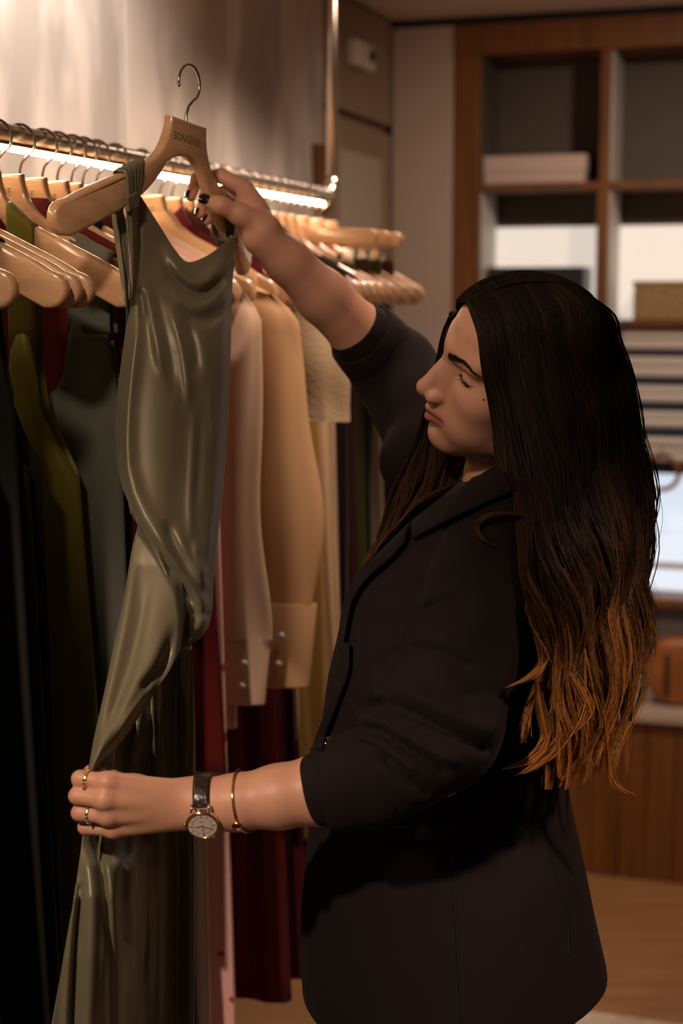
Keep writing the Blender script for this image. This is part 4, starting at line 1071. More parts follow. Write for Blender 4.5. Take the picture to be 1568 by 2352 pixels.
# ---- bodice, cowl neck and the bunched pouch
def dep_bod(x, y, u, v):
    base = ip(y, [420, 560, 800, 1100, 1300, 1500], [1.850, 1.850, 1.835, 1.800, 1.775, 1.765])
    side = ip(y, [420, 560, 800, 1100, 1300, 1500], [.165, .160, .110, .080, .060, .04])
    return base+side*u-.040*np.sin(math.pi*np.clip(u, 0, 1))**.8*sstep(560, 800, y)+.03*(1-sstep(0, .12, u))*sstep(650, 800, y)+.02*sstep(.88, 1, u)*sstep(560, 700, y)
RB = [(.010, 7, [(302, 440), (305, 560), (302, 690)], 1), (-.006, 6, [(316, 450), (318, 560), (312, 660)]),
      (.011, 17, [(304, 690), (308, 760), (298, 860), (288, 980), (298, 1100), (345, 1205), (405, 1296), (455, 1370)]),
      (-.010, 9, [(318, 655), (326, 700), (330, 745)]), (.009, 10, [(322, 620), (345, 700), (362, 790), (376, 880)]),
      (-.008, 12, [(345, 640), (372, 740), (392, 830), (400, 930)]),
      (.012, 10, [(384, 676), (402, 735), (420, 800), (430, 880), (434, 960)]), (-.010, 12, [(420, 720), (446, 800), (452, 880)]),
      (.016, 13, [(372, 545), (398, 600), (432, 640), (466, 648), (500, 618), (530, 570)]),
      (-.012, 10, [(368, 590), (398, 640), (438, 672), (470, 676), (508, 640), (534, 596)]),
      (.011, 14, [(380, 640), (420, 690), (462, 704), (505, 676), (533, 632)]), (-.008, 14, [(400, 700), (450, 738), (505, 720), (530, 690)]),
      (.005, 8, [(446, 920), (442, 1040), (436, 1160), (440, 1260)]), (-.004, 9, [(460, 930), (456, 1060), (450, 1180)]),
      (.004, 9, [(476, 880), (488, 960), (492, 1040)]),
      (.014, 13, [(334, 1170), (375, 1250), (420, 1320), (462, 1382), (470, 1430)]), (-.014, 9, [(345, 1222), (384, 1296), (420, 1350), (440, 1400)]),
      (.012, 11, [(395, 1200), (425, 1270), (455, 1320), (478, 1365)]), (-.009, 9, [(372, 1190), (408, 1262), (445, 1330)]),
      (.009, 8, [(442, 1240), (456, 1290), (470, 1330)]), (.016, 18, [(430, 1440), (458, 1440), (476, 1410)]), (-.018, 11, [(418, 1400), (428, 1438), (420, 1475)])]
panel('bodice', [(286, 428), (300, 430), (312, 436), (340, 478), (372, 528), (402, 575), (430, 602), (470, 590), (505, 566), (530, 548), (548, 536)],
      [(330, 1216), (352, 1262), (378, 1312), (398, 1352), (404, 1400), (404, 1440), (408, 1486), (432, 1482), (458, 1466), (478, 1440)],
      [(286, 428), (292, 520), (298, 620), (302, 690), (288, 770), (272, 890), (265, 1000), (272, 1085), (294, 1150), (330, 1216)],
      [(548, 536), (536, 600), (531, 690), (529, 800), (523, 950), (514, 1090), (502, 1210), (489, 1330), (487, 1395), (478, 1440)],
      dep_bod, RB, 190, 84)
# inside of the cowl (the back neck seen through the opening) and back of the bodice
panel('bodice_back', [(262, 452), (300, 520), (380, 640), (470, 640), (546, 548)], [(300, 1180), (340, 1240), (400, 1320), (450, 1360), (482, 1380)],
      [(262, 452), (272, 540), (284, 640), (290, 740), (278, 900), (276, 1040), (300, 1180)], [(546, 548), (534, 640), (527, 800), (512, 1090), (500, 1210), (482, 1380)],
      lambda x, y, u, v: dep_bod(x, y, u, v)+.055*np.sin(math.pi*np.clip(u, .0, 1))**.6+.012+.02*u*(1-v), [(.006, 12, [(280, 560), (300, 700), (310, 800)])], 70, 40)
# ---- skirt: panel pulled towards the near hand
HAND = 1.572
def dep_pull(x, y, u, v):
    b = ip(y, [1180, 1300, 1500, 1650, 1770], [1.800, 1.775, 1.70, 1.635, HAND+.002])
    return b+.02*u-.022*np.sin(math.pi*np.clip(u, 0, 1))+.030*(1-sstep(0, .10, v))
panel('skirt_front', [(322, 1190), (362, 1240), (394, 1292), (416, 1336), (424, 1410), (416, 1484)], [(203, 1778), (205, 1777), (207, 1776), (209, 1775), (211, 1774), (213, 1772)],
      [(322, 1190), (304, 1258), (286, 1370), (264, 1475), (240, 1592), (216, 1700), (203, 1778)], [(416, 1484), (390, 1540), (352, 1596), (312, 1656), (278, 1702), (240, 1742), (213, 1772)],
      dep_pull, [(.012, 14, [(318, 1240), (302, 1320), (286, 1420), (262, 1530), (236, 1640), (214, 1740)]), (-.008, 14, [(345, 1300), (325, 1420), (295, 1540), (258, 1650), (222, 1740)]),
                 (.012, 20, [(395, 1400), (360, 1500), (310, 1590), (256, 1690), (220, 1750)]), (-.014, 12, [(402, 1420), (376, 1520), (340, 1570), (320, 1590)]), (.009, 8, [(372, 1540), (340, 1585), (300, 1640), (262, 1700)])], 110, 44)
# ---- skirt: the rest falls straight, flares below the hand
def dep_skirt(x, y, u, v):
    nearh = ip(y, [1430, 1600, 1770, 1850, 1930, 1990, 2060, 2200, 2400], [1.80, 1.70, HAND+.012, 1.600, 1.592, 1.562, 1.545, 1.54, 1.55])
    far = ip(y, [1430, 1700, 2100, 2400], [1.80, 1.81, 1.80, 1.79]); lo_ = u**.75; hi_ = .12*u+.88*sstep(.30, .95, u); w = sstep(1850, 2000, y)
    return nearh+(far-nearh)*(lo_*(1-w)+hi_*w)
RS = [(.016, 15, [(438, 1500), (436, 1700), (438, 2000), (438, 2390)], 1), (-.016, 13, [(404, 1520), (400, 1700), (402, 2000), (404, 2390)], 1),
      (.016, 13, [(374, 1560), (368, 1700), (366, 1900), (372, 2100), (368, 2390)], 1), (-.014, 12, [(346, 1600), (338, 1740), (330, 1900), (326, 2100), (330, 2390)], 1),
      (.013, 11, [(330, 1610), (312, 1700), (300, 1780)]), (-.010, 9, [(310, 1650), (290, 1720), (276, 1790)]), (.008, 9, [(290, 1690), (264, 1740), (248, 1790)]),
      (.016, 17, [(196, 1935), (210, 2050), (208, 2200), (200, 2390)], 1), (-.014, 10, [(222, 1930), (240, 2030), (254, 2150), (260, 2390)], 1),
      (.008, 8, [(232, 1900), (246, 2000), (256, 2100), (262, 2240), (264, 2390)], 1), (-.014, 14, [(290, 1900), (280, 2050), (290, 2180), (300, 2390)], 1), (-.010, 12, [(318, 2060), (330, 2160), (312, 2280), (300, 2390)], 1), (.012, 16, [(290, 2180), (284, 2280), (276, 2390)], 1),
      (.010, 7, [(172, 2060), (160, 2180), (148, 2390)], 1), (-.009, 7, [(184, 2040), (172, 2180), (164, 2390)], 1)]
panel('skirt_drape', [(320, 1400), (350, 1420), (380, 1440), (410, 1450), (440, 1462)], [(98, 2460), (180, 2462), (260, 2464), (350, 2462), (446, 2460)],
      [(320, 1400), (276, 1530), (236, 1650), (208, 1764), (198, 1850), (189, 1930), (172, 2050), (150, 2180), (126, 2310), (98, 2460)],
      [(440, 1462), (443, 1560), (447, 1700), (446, 1900), (444, 2100), (445, 2300), (446, 2460)], dep_skirt, RS, 170, 90)
panel('skirt_back', [(330, 1380), (380, 1400), (440, 1420)], [(120, 2500), (290, 2500), (440, 2500)], [(330, 1380), (290, 1560), (250, 1760), (230, 1950), (160, 2300), (120, 2500)],
      [(440, 1420), (440, 1700), (440, 2100), (440, 2500)], lambda x, y, u, v: dep_skirt(x, y, u, v)+.05*np.sin(math.pi*np.clip(u, 0, 1))**.5+.012, [(.01, 16, [(300, 1600), (290, 2300)]), (-.01, 16, [(360, 1600), (360, 2300)])], 50, 30)
# topstitched seam down the left side of the bodice
sp = cr([(299, 436), (304, 500), (306, 580), (306, 640), (303, 686)], 60); sY = np.array([1.850+.16*.05-.010 for _ in sp])
hull = np.array([at(a_, b_, 1.8355) for a_, b_ in sp])
bod = [c for c in dr.children if c.name.startswith('bodice') and 'back' not in c.name][0]
bv = np.zeros(len(bod.data.vertices)*3); bod.data.vertices.foreach_get('co', bv); bv = bv.reshape(-1, 3)+ORIG[dr.name]; bx, by = proj(bv)
st = []
for a_, b_ in sp:
    near_ = np.hypot(bx-a_, by-b_) < 7; st.append(at(a_, b_, float(bv[near_][:, 1].min())-.0006) if near_.any() else None)
st = np.array([p for p in st if p is not None])
if len(st) > 8: tube('seam', st, .0007, mat('seam_thread', (.06, .052, .03), rough=.8), dr, n=5)
# ---- straps over the hanger arms
def dress_strap(x0, w, tip_f, tip_b, gather=1.0):
    zt = arm_top(x0); zb = arm_bot(x0); yc = ycurve(x0)
    ctr = [hl((x0, yc-.0105, zb-.006)), hl((x0, yc-.0105, (zt+zb)/2)), hl((x0, yc-.0085, zt+.001)), hl((x0, yc, zt+.0045)), hl((x0, yc+.0085, zt+.001)), hl((x0, yc+.0105, (zt+zb)/2)), hl((x0, yc+.0105, zb-.006))]
    ctr = [np.asarray(tip_f)]+ctr+[np.asarray(tip_b)]; C_ = cr(ctr, 60); n, k = 60, 15; Vs = np.zeros((n, k, 3))
    sl = (arm_top(abs(x0)+.02)-arm_top(abs(x0)-.02))/.04*np.sign(x0); ax_ = HHR@np.array([1, 0, sl]); ax_ /= np.linalg.norm(ax_)
    for i in range(n):
        t = i/(n-1); f = np.exp(-((t-.5)/.28)**2); ww = w*(.35+.65*f)
        tg = C_[min(i+1, n-1)]-C_[max(i-1, 0)]; nr = np.cross(ax_, tg); nr /= np.linalg.norm(nr)+1e-9
        for j in range(k):
            g = math.sin(j*2.3+i*.10)*.0016*gather
            Vs[i, j] = C_[i]+ax_*(j/(k-1)-.5)*ww-nr*(g+.0008)
    return thick('strap', Vs, n, k, M['satin'], dr, .0016)
dress_strap(-.100, .046, at(300, 446, 1.848), at(268, 470, 1.885))
dress_strap(.112, .044, at(540, 548, 2.006), at(536, 566, 2.06))
# dark tail of the back strap hanging behind the left edge
panel('back_strap', [(250, 440), (262, 436), (276, 440)], [(284, 690), (290, 694), (298, 690)], [(250, 440), (262, 540), (274, 620), (284, 690)], [(276, 440), (292, 540), (300, 620), (298, 690)],
      lambda x, y, u, v: 1.89-.02*v+.0*u, [(.006, 6, [(262, 450), (280, 560), (290, 680)])], 40, 10)
# ================================================================ hair
rnd = np.random.RandomState(21)
NEAR = np.array([  # py, front px, back px, Y front, Y middle, Y back
    (745, 1104, 1392, 1.722, 1.690, 1.80), (800, 1108, 1418, 1.712, 1.680, 1.80), (870, 1114, 1440, 1.705, 1.672, 1.80), (950, 1138, 1460, 1.698, 1.665, 1.80),
    (1050, 1152, 1474, 1.690, 1.66, 1.80), (1150, 1160, 1484, 1.665, 1.645, 1.80), (1250, 1188, 1491, 1.615, 1.622, 1.79), (1350, 1206, 1494, 1.605, 1.615, 1.79),
    (1450, 1224, 1484, 1.606, 1.612, 1.78), (1550, 1236, 1470, 1.610, 1.612, 1.77), (1650, 1238, 1458, 1.615, 1.612, 1.77), (1740, 1225, 1440, 1.62, 1.615, 1.76), (1815, 1212, 1418, 1.62, 1.62, 1.76)])
FARF = np.array([  # lock falling in front of the far shoulder: py, left px, right px, Y
    (715, 1034, 1058, 1.86, 1.85, 1.85), (770, 1013, 1040, 1.885, 1.88, 1.87), (830, 1003, 1045, 1.90, 1.89, 1.88), (920, 985, 1050, 1.905, 1.90, 1.89), (1010, 958, 1062, 1.90, 1.89, 1.885),
    (1080, 925, 1062, 1.885, 1.87, 1.87), (1150, 893, 1040, 1.865, 1.84, 1.835), (1210, 872, 985, 1.845, 1.81, 1.80), (1262, 858, 935, 1.83, 1.795, 1.785), (1310, 848, 895, 1.82, 1.79, 1.78)])
FARB = np.array([(745, 1120, 1392, 1.90, 1.92, 1.82), (870, 1140, 1436, 1.92, 1.95, 1.83), (1050, 1180, 1468, 1.94, 1.96, 1.83), (1250, 1210, 1480, 1.95, 1.95, 1.83), (1450, 1230, 1474, 1.92, 1.93, 1.83), (1650, 1240, 1450, 1.90, 1.91, 1.83), (1780, 1240, 1425, 1.88, 1.89, 1.83)])
CRX = -.004
def part_pt(s): # parting line on the scalp, s: forehead -> crown
    yz = np.array([np.interp(s, [0, .25, .5, .75, 1], v) for v in ([.080, .052, .012, -.035, -.074], [.098, .120, .129, .122, .090])]).T
    return yz
GX = np.arange(1030, 1470, 6.); GY = np.arange(650, 1100, 6.)
_g = np.stack(np.meshgrid(GX, GY, indexing='ij'), -1).reshape(-1, 2)
HD = SDF(); HD.p = [q for q in SK.p[:12]]         # skull and face only, for fast tests
_h = HD.hits(_g, 1.5); _e = HD.ev(_h); DM = np.where(_e < 1.5e-3, _h[:, 1], 9.0).reshape(len(GX), len(GY))
def head_Y(px_, py):
    i = np.clip(((np.asarray(px_)-GX[0])/6).round().astype(int), 0, len(GX)-1); j = np.clip(((np.asarray(py)-GY[0])/6).round().astype(int), 0, len(GY)-1)
    y = DM[i, j]; return np.where((np.asarray(py) < 1090) & (np.asarray(px_) < 1462), y, 9.0)
PARTPX = ([0, .25, .5, .75, 1], [1080, 1138, 1205, 1270, 1322], [704, 685, 671, 670, 684])
def near_root(s, pxa, pya, n):
    """pixels from the parting down to the first station, laid on the scalp"""
    rx = np.interp(s, PARTPX[0], PARTPX[1]); ry = np.interp(s, PARTPX[0], PARTPX[2]); w = np.linspace(0, 1, n, endpoint=False)
    return lerp(rx, pxa, np.sin(w*1.571)**1.2), lerp(ry, pya, w)
def sheet(T, s, f):
    """pixel position and distance on a hair sheet, s across (0 front), f along station index (0..n-1)"""
    i = np.clip(f, 0, len(T)-1.001); k = i.astype(int); w = i-k; R_ = T[k]*(1-w[:, None])+T[k+1]*w[:, None]
    py = R_[:, 0]; px_ = R_[:, 1]+(R_[:, 2]-R_[:, 1])*s
    Y = R_[:, 3]*(2*s-1)*(s-1)+4*R_[:, 4]*s*(1-s)+R_[:, 5]*s*(2*s-1)
    return px_, py, Y
def at_v(px_, py, Y):
    d = CR*((px_-784)/FPX)[:, None]+CU*((1176-py)/FPX)[:, None]+CF; return CO+d*(Y/d[:, 1])[:, None]
NP = 34
def strands(T, n, side, smin, smax, nclump, wave, endlo, endhi, layer=.045, jit=1.0, seed=1, fringe=None, tight=.62, out0=.0075):
    r = np.random.RandomState(seed); cs = np.sort(r.uniform(smin, smax, nclump)); cph = r.rand(nclump)*6.28; cwl = r.uniform(.8, 1.25, nclump); cam_ = r.uniform(.5, 1.3, nclump); cend = r.uniform(endlo, endhi, nclump)
    cl_ = r.uniform(0, 1, nclump)**1.5*layer; ctone = r.rand(nclump)
    out = []; info = []; ROOTS = []
    for q in range(n):
        c = r.randint(nclump); ds = r.normal()*.030*jit; s0 = cs[c]+ds; lay = max(0, cl_[c]+r.normal()*.004); m = len(T)
        end = cend[c]*(m-1)+.25-abs(r.normal())*.55; end = np.clip(end, 2, m-1.02); f = np.linspace(-1.4, end, NP); t = np.clip((f+1.4)/(m), 0, 1)
        sv = cs[c]+ds*(1-tight*sstep(.25, 1, t)); 
        px_, py, Y = sheet(T, np.clip(sv, -.05, 1.06), np.maximum(f, 0)); A = wave*cam_[c]*sstep(.18, .75, t)
        ph = 7*cs[c]+.8*cph[c]/6.28*3+6.28*t*3.9*(.9+.1*cwl[c])+r.normal()*.10
        px_ = px_+A*np.sin(ph)+r.normal()*1.2*t; Y = Y+A*.00045*np.cos(ph*1.1+1)+lay*sstep(0, .15, t)+r.normal()*.0012
        if fringe is not None: px_ = px_+fringe(cs[c], t, r)
        if side < 0: Y = np.minimum(Y, head_Y(px_, py)-out0-.3*lay*0)
        P = at_v(px_, py, Y)
        # roots: from the parting over the scalp
        kk = int(np.argmax(f >= 0))
        if side < 0:
            rxs, rys = near_root(s0, px_[kk], py[kk], kk); ROOTS.append((len(out), kk, rxs, rys)); 
        yz = part_pt(np.clip(np.array([s0]), 0, 1))[0]; rt = hw((CRX+side*.002, yz[0], yz[1]))
        for j in range(kk if side > 0 else 0):
            w = j/max(kk, 1); e = np.sin(w*1.571); P[j] = rt*(1-w)+P[kk]*w
            mid = hw((side*.055*math.sin(w*1.5), lerp(yz[0], yz[0]*.95, w), lerp(yz[1], .045, w)))
            P[j] = P[j]*.3+mid*.7 if w > 0 else rt
        out.append(P); info.append((t, ctone[c], r.rand(), lay))
    P = np.array(out)
    if ROOTS:
        pp = np.concatenate([np.stack([a_, b_], 1) for _, _, a_, b_ in ROOTS]); yh = head_Y(pp[:, 0], pp[:, 1]); H_ = at_v(pp[:, 0], pp[:, 1], np.where(yh < 5, yh, 1.78)); H_ = H_+HD.nrms(H_, .004)*out0; k0 = 0
        for i_, kk, a_, b_ in ROOTS: P[i_, :kk] = H_[k0:k0+kk]; k0 += kk
    for _ in range(3): P[:, 1:-1] = .25*P[:, :-2]+.5*P[:, 1:-1]+.25*P[:, 2:]
    # keep the hair outside head and jacket
    fl = P.reshape(-1, 3)
    for it in range(2 if side > 0 else 0):
        near = np.linalg.norm(fl-HC, axis=1) < .19; Q = fl[near]; e = HD.ev(Q); need = np.maximum(0, out0-e)
        g = HD.nrms(Q, .003); fl[near] = Q+g*need[:, None]
    m2 = (fl[:, 2] < 1.42); Q = fl[m2]; e = BZ.ev(Q); bad = e < .004
    if bad.any():
        g = BZ.nrms(Q[bad], .005); Q[bad] = Q[bad]+g*(.004-e[bad])[:, None]+np.array([0, -.004, 0]); fl[m2] = Q
    return fl.reshape(P.shape), info
ROOT = np.array([.0105, .0062, .0042]); MID = np.array([.060, .028, .0125]); TIP = np.array([.50, .195, .048])
def strand_mesh(name, P, info, r0, parent, label=None, m=None):
    n, k, _ = P.shape; tg = np.gradient(P, axis=1); tg /= np.linalg.norm(tg, axis=2)[..., None]+1e-12
    a = np.cross(tg, np.array([.2, -1, .1])); a /= np.linalg.norm(a, axis=2)[..., None]+1e-9; b = np.cross(tg, a)
    tt = np.array([i[0] for i in info]); tone = np.array([i[1] for i in info])[:, None]; rr = np.array([i[2] for i in info])[:, None]
    rad = r0*(.6+.8*rr)*(1-.75*sstep(.75, 1.0, np.linspace(0, 1, k))[None]); rad = rad[..., None, None]
    V = np.stack([P+rad[..., 0]*(a*math.cos(h)+b*math.sin(h)) for h in (0, 2.094, 4.189)], 2)
    zc_ = sstep(1.52, 1.0, P[..., 2]); o = np.clip(zc_+.30*(tone-.5)+.15*(rr-.5)*(zc_ > .05), 0, 1)[..., None]
    col = np.where(o < .45, ROOT+(MID-ROOT)*(o/.45), MID+(TIP-MID)*((o-.45)/.55)**1.15); col = col*(.75+.5*rr[..., None])
    col = np.repeat(col[:, :, None, :], 3, 2)
    i, j, h = np.meshgrid(np.arange(n), np.arange(k-1), np.arange(3), indexing='ij'); base = (i*k+j)*3; h2 = (h+1) % 3
    Q = np.stack([base+h, base+h2, base+3+h2, base+3+h], -1).reshape(-1, 4)
    return mesh(name, V.reshape(-1, 3), Q, m or M['hair'], parent, attr={'tint': col.reshape(-1, 3)}, label=label)
M['hair_under'] = mat('dark_hair_body', (1, 1, 1), rough=.9, spec=.05, attr='tint')
M['hair'] = mat('brunette_to_caramel_hair', (1, 1, 1), rough=.5, spec=.14, attr='tint')
hair_root = None
def mass(name, T, side, push, n=60, k=26, smin=0.0, smax=1.0, endf=None):
    """dark body of hair under the strands"""
    Vm = np.zeros((n, k, 3))
    for j in range(k):
        s = lerp(smin, smax, j/(k-1)); f = np.linspace(-1, (endf or (len(T)-2.6))-.9*abs(math.sin(j*1.9)), n); px_, py, Y = sheet(T, np.full(n, s), np.maximum(f, 0))
        Y = np.minimum(Y+push, head_Y(px_, py)-.002) if side < 0 else Y+push; P = at_v(px_, py, Y); yz = part_pt(np.array([s]))[0]; rt = hw((CRX, yz[0], yz[1])); kk = int(np.argmax(f >= 0))
        if side < 0:
            ra_, rb_ = near_root(s, px_[kk], py[kk], kk); yh = head_Y(ra_, rb_); P[:kk] = at_v(ra_, rb_, np.where(yh < 5, yh, 1.78)-.002)
        else:
            for q_ in range(kk):
                w = q_/kk; mid = hw((side*.055*math.sin(w*1.5), yz[0], lerp(yz[1], .045, w))); P[q_] = (rt*(1-w)+P[kk]*w)*.3+mid*.7 if w > 0 else rt
        Vm[:, j] = P
    fl = Vm.reshape(-1, 3)
    for it in range(2 if side > 0 else 0):
        near = np.linalg.norm(fl-HC, axis=1) < .19; Q = fl[near]; e = HD.ev(Q); fl[near] = Q+HD.nrms(Q, .003)*np.maximum(0, .0025-e)[:, None]
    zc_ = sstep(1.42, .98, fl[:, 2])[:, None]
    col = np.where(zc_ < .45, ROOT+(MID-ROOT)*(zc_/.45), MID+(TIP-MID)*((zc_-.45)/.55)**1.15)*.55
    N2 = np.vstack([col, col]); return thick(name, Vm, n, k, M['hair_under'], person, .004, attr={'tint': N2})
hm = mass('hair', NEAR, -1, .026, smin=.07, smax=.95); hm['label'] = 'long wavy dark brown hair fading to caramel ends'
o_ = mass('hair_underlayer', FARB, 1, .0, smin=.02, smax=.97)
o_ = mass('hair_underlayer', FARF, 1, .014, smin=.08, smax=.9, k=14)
def fr_near(s, t, r): # front locks curl towards the chest at their ends
    return -55*max(0, .32-s)/.32*sstep(.70, 1, t)*1.0+14*max(0, .3-s)/.3*np.sin(t*9)*sstep(.45, .8, t)
P, info = strands(NEAR, 3600, -1, .01, 1.0, 60, 24, .66, 1.0, layer=.035, seed=3, fringe=fr_near); strand_mesh('hair_strands', P, info, .00062, hm)
P, info = strands(NEAR, 900, -1, .03, 1.02, 40, 30, .62, 1.0, layer=.002, seed=8, fringe=fr_near, tight=.85, jit=.8, out0=.011); strand_mesh('hair_locks', P, info, .0008, hm)
P, info = strands(FARF, 900, 1, -.02, 1.0, 34, 7, .80, 1.0, layer=.012, seed=5); strand_mesh('hair_strands', P, info, .0006, hm, m=M['hair_under'])
P, info = strands(FARB, 1300, 1, .0, 1.0, 90, 14, .85, 1.0, layer=.012, seed=6, out0=.009); strand_mesh('hair_strands', P, info, .0007, hm, m=M['hair_under'])
# fly-away hairs
P, info = strands(NEAR, 90, -1, .45, 1.03, 60, 26, .55, 1.0, layer=.0, seed=11, jit=2.0, tight=-.5)
P = P+rnd.normal(size=(len(P), 1, 3))*np.array([.007, .004, .004])*np.linspace(0, 1, NP)[None, :, None]; strand_mesh('flyaway_hairs', P, info, .00022, hm)
# a curl lying on the near shoulder, and a lock across the sleeve
def lock(pts, n, w, r0, seed):
    r = np.random.RandomState(seed); C_ = cr(pts, NP); Q = []; inf = []
    for i in range(n):
        o = r.normal(size=2)*w; t = np.linspace(0, 1, NP); sp = np.sin(t*math.pi)*.8+.2*(1-t)
        px_ = C_[:, 0]+o[0]*sp; py = C_[:, 1]+o[1]*sp; Q.append(at_v(px_, py, C_[:, 2]+r.normal()*.003)); inf.append((t, .75, r.rand(), 0))
    strand_mesh('hair_lock', np.array(Q), inf, r0, hm)
def yb(px_, py, d=.006): return float(BZ.hit(px_, py)[1])-d
lock([(1196, 1182, yb(1196, 1182, .014)), (1150, 1180, yb(1150, 1180, .012)), (1112, 1190, yb(1112, 1190, .012)), (1094, 1212, yb(1094, 1212)), (1108, 1238, yb(1108, 1238)), (1142, 1258, yb(1142, 1258))], 40, 3.0, .0005, 1)
lock([(1200, 1290, 1.605), (1215, 1380, 1.600), (1238, 1460, 1.600), (1246, 1520, 1.598), (1215, 1556, yb(1180, 1556, .012)), (1160, 1580, yb(1160, 1580, .008))], 70, 6.0, .00055, 2)
lock([(1230, 1560, 1.60), (1246, 1640, 1.60), (1258, 1700, 1.60), (1220, 1745, 1.605), (1150, 1768, 1.62)], 80, 7.0, .00055, 3)
lock([(1340, 1500, 1.605), (1330, 1620, 1.60), (1280, 1710, 1.60), (1225, 1760, 1.605), (1180, 1782, 1.61)], 80, 8.0, .00055, 4)
lock([(1255, 1440, 1.604), (1290, 1520, 1.60), (1330, 1590, 1.598), (1345, 1640, 1.60), (1300, 1700, 1.60)], 90, 9.0, .00055, 6)
lock([(1380, 1600, 1.65), (1392, 1700, 1.65), (1402, 1780, 1.66), (1425, 1812, 1.67), (1462, 1826, 1.68)], 22, 5.0, .0004, 5)
# ================================================================ watch, bangle, rings
M['gold'] = mat('polished_gold', (.83, .53, .20), rough=.16, metal=1.0)
M['silver'] = mat('polished_silver', (.72, .70, .67), rough=.15, metal=1.0)
M['croc'] = mat('dark_croc_leather', (.022, .012, .010), rough=.28, bump=.9, bscale=90, coat=.5)
M['dial'] = mat('silvery_dial', (.60, .52, .46), rough=.30, spec=.6)
M['marker'] = mat('gilt_marker', (.42, .26, .10), rough=.4, metal=.3)
def lathe(name, c, nrm_, prof, m, parent, n=40):
    nrm_ = np.asarray(nrm_, float); nrm_ /= np.linalg.norm(nrm_); u = np.cross([0, 0, 1.], nrm_); u /= np.linalg.norm(u); v = np.cross(nrm_, u)
    V = [c+nrm_*h+r*(u*math.cos(a)+v*math.sin(a)) for r, h in prof for a in np.arange(n)*2*math.pi/n]
    return mesh(name, V, grid_faces(len(prof), n, False, True), m, parent)
wax = (la[3]-LW)/np.linalg.norm(la[3]-LW)           # along the forearm, towards the elbow
wc = LW+wax*((at(472, 1849, 1.565)-LW)@wax)
wn = np.array([.03, -.94, -.34]); wn -= wax*(wn@wax); wn /= np.linalg.norm(wn); wv = np.cross(wn, wax)   # wv: around the wrist
if wv[2] < 0: wv = -wv
def skin_out(c, d):
    """outer surface of the arm from its axis"""
    d = np.asarray(d)/np.linalg.norm(d); o = c+d*.06; return float(.06-np.linalg.norm(SK.march(o[None], -d[None])[0]-o))
rw = skin_out(wc, wn); dc_ = wc+wn*(rw+.0010)
watch = root('wrist_watch', wc-np.array([0, 0, .03]), 'gold rimmed watch with pale dial on the woman\'s lowered wrist', 'watch')
lathe('case', dc_, wn, [(.0005, .0), (.0150, 0), (.0165, .0015), (.0168, .004), (.0166, .0058)], M['silver'], watch)
lathe('bezel', dc_, wn, [(.0168, .0056), (.0172, .0062), (.0168, .0080), (.0156, .0086), (.0148, .0082), (.0146, .0070)], M['gold'], watch)
dl = lathe('dial', dc_, wn, [(.0002, .0074), (.0085, .0074), (.0148, .0073)], M['dial'], watch)
lathe('minute_track', dc_, wn, [(.0098, .0075), (.0099, .0076), (.0101, .0076), (.0102, .0075)], M['silver'], dl)
u0 = -wax; v0 = wv                                   # dial axes in view: u0 points to the hand, v0 up
def bar(name, ang, r0, r1, w, h, m, parent):
    a = math.radians(ang); d = math.sin(a)*u0*-1+math.cos(a)*v0; s = np.cross(wn, d); V = []
    for rr in (r0, r1):
        for ss in (-w, w):
            for hh_ in (h, h+.0003): V.append(dc_+d*rr+s*ss+wn*hh_)
    return mesh(name, V, [(0, 1, 3, 2), (4, 6, 7, 5), (0, 4, 5, 1), (2, 3, 7, 6), (1, 5, 7, 3), (0, 2, 6, 4)], m, parent, smooth=False)
for k in range(12): bar('hour_marker', k*30, .0112 if k % 3 else .0105, .0132, .00028 if k % 3 else .0006, .0075, M['marker'], dl)
bar('hour_hand', 262, -.002, .0075, .00045, .0078, M['marker'], dl); bar('minute_hand', 112, -.002, .0108, .0004, .0081, M['marker'], dl); bar('second_hand', 180, -.003, .0110, .00015, .0083, M['marker'], dl)
bar('dial_mark', 0, .0050, .0056, .0022, .0075, M['silver'], dl); bar('dial_mark', 180, .0046, .0052, .0016, .0075, M['silver'], dl)
tube('crown', [dc_+u0*.0168+wn*.004, dc_+u0*.0195+wn*.004], .0020, M['gold'], watch, n=12)
for su in (-1, 1):
    for sv in (-1, 1): tube('lug', [dc_+u0*su*.0092+v0*sv*.0145+wn*.004, dc_+u0*su*.0088+v0*sv*.0185+wn*.0025, dc_+u0*su*.0086+v0*sv*.0205-wn*.0012], [.0016, .0015, .0011], M['silver'], watch, n=8)
# strap wraps the wrist
def wrap(width, lift, a0, a1, n=64, k=7, axc=None):
    angs = np.linspace(a0, a1, n); C0 = axc if axc is not None else wc; P0 = []
    for j in range(k):
        off = wax*(j/(k-1)-.5)*width
        d = np.cos(angs)[:, None]*wn+np.sin(angs)[:, None]*wv; o = C0+off+d*.06
        hit_ = SK.march(o, -d); r = .06-np.linalg.norm(hit_-o, axis=1); P0.append(C0+off+d*(r[:, None]+lift))
    return np.stack(P0, 1)
thick('strap', wrap(.0165, .0020, .60, 2*math.pi-.60), 64, 7, M['croc'], watch, .0030)
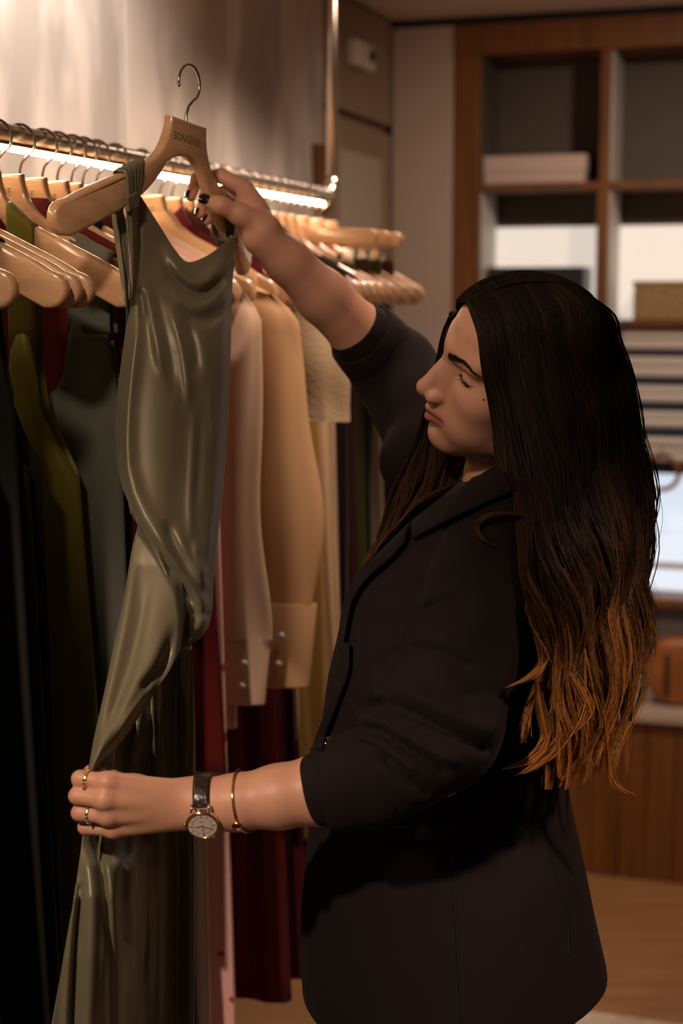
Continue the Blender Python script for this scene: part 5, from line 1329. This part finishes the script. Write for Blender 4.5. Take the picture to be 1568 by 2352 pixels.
# bangle: thin gold hoop with a flat nail head
bc0 = at(556, 1842, 1.563); angs = np.linspace(0, 2*math.pi, 81)[:-1]; Pb = []
for a in angs:
    d = math.cos(a)*wn+math.sin(a)*wv; lean = wax*(.0042*math.sin(a)*-1-.0030*math.cos(a)+.004*max(0, -math.sin(a))**2*2.2); c0 = bc0+lean; o = c0+d*.06
    r = .06-float(np.linalg.norm(SK.march(o[None], -d[None])[0]-o)); Pb.append(c0+d*(max(r, .0265)+.0016))
bang = root('bangle', bc0-np.array([0, 0, .03]), 'thin gold bangle on the forearm beside the watch', 'bracelet')
Pb = np.array(Pb); V = []; tg = np.roll(Pb, -1, 0)-np.roll(Pb, 1, 0)
for i in range(80):
    t = tg[i]/np.linalg.norm(tg[i]); a_ = np.cross(t, wax); a_ /= np.linalg.norm(a_); b_ = np.cross(t, a_)
    V += [Pb[i]+.0013*(a_*math.cos(h)+b_*math.sin(h)) for h in np.arange(8)*math.pi/4]
mesh('hoop', V, grid_faces(80, 8, True, True), M['gold'], bang)
ih = int(np.argmin([np.hypot(proj(p)[0]-560, proj(p)[1]-1886)+(0 if p[1] < bc0[1] else 500) for p in Pb])); pn = Pb[ih]; dn = pn-bc0; dn /= np.linalg.norm(dn)
lathe('nail_head', pn, dn, [(.0003, .0052), (.0042, .0050), (.0056, .0038), (.0056, .0020), (.0030, .0006), (.0020, -.0006)], M['gold'], bang, 18)
# rings
def ring(name, label, f, t, beads, rx, m2=None):
    a, b = f[0], f[1]; c = lerp(a, b, t); ax_ = (b-a)/np.linalg.norm(b-a); u = np.cross(ax_, [0, 0, 1.]); u /= np.linalg.norm(u); v = np.cross(ax_, u)
    r_ = root(name, c-np.array([0, 0, .012]), label, 'ring'); V = []
    rads = []
    for h in np.arange(40)*2*math.pi/40:
        d = u*math.cos(h)+v*math.sin(h); o = c+d*.03; hit_ = SK.march(o[None], -d[None])[0]; rads.append(float(np.clip(.03-np.linalg.norm(hit_-o), .0085, rx)))
    for i, h in enumerate(np.arange(40)*2*math.pi/40):
        d = u*math.cos(h)+v*math.sin(h)
        for q_ in np.arange(8)*math.pi/4: V.append(c+d*(rads[i]+.0008+.0007*math.cos(q_))+ax_*.0016*math.sin(q_))
    bd = mesh('band', V, grid_faces(40, 8, True, True), M['gold'], r_)
    for i in range(beads):
        h = i*2*math.pi/beads; d = u*math.cos(h)+v*math.sin(h); p = c+d*(float(np.interp(h, np.arange(41)*2*math.pi/40, rads+rads[:1]))+.0012)
        for sgn in ((-1, 1) if m2 is None else (0,)):
            Vb = [p+ax_*sgn*.0011+.0012*(ax_*math.sin(e)+math.cos(e)*(d*math.cos(w)+np.cross(ax_, d)*math.sin(w))) for e in np.linspace(-1.4, 1.4, 5) for w in np.arange(7)*.8976]
            mesh('bead' if m2 is None else 'stone', Vb, grid_faces(5, 7, False, True), M['gold'] if m2 is None else m2, bd)
    return r_
ring('beaded_ring', 'beaded gold ring on the index finger of the lowered hand', LF[0], .72, 20, .0125)
ring('jewelled_ring', 'gold ring with small stones on the ring finger', LF[2], .62, 16, .0118, mat('pale_gem', (.55, .60, .62), rough=.05, coat=1, metal=.4))
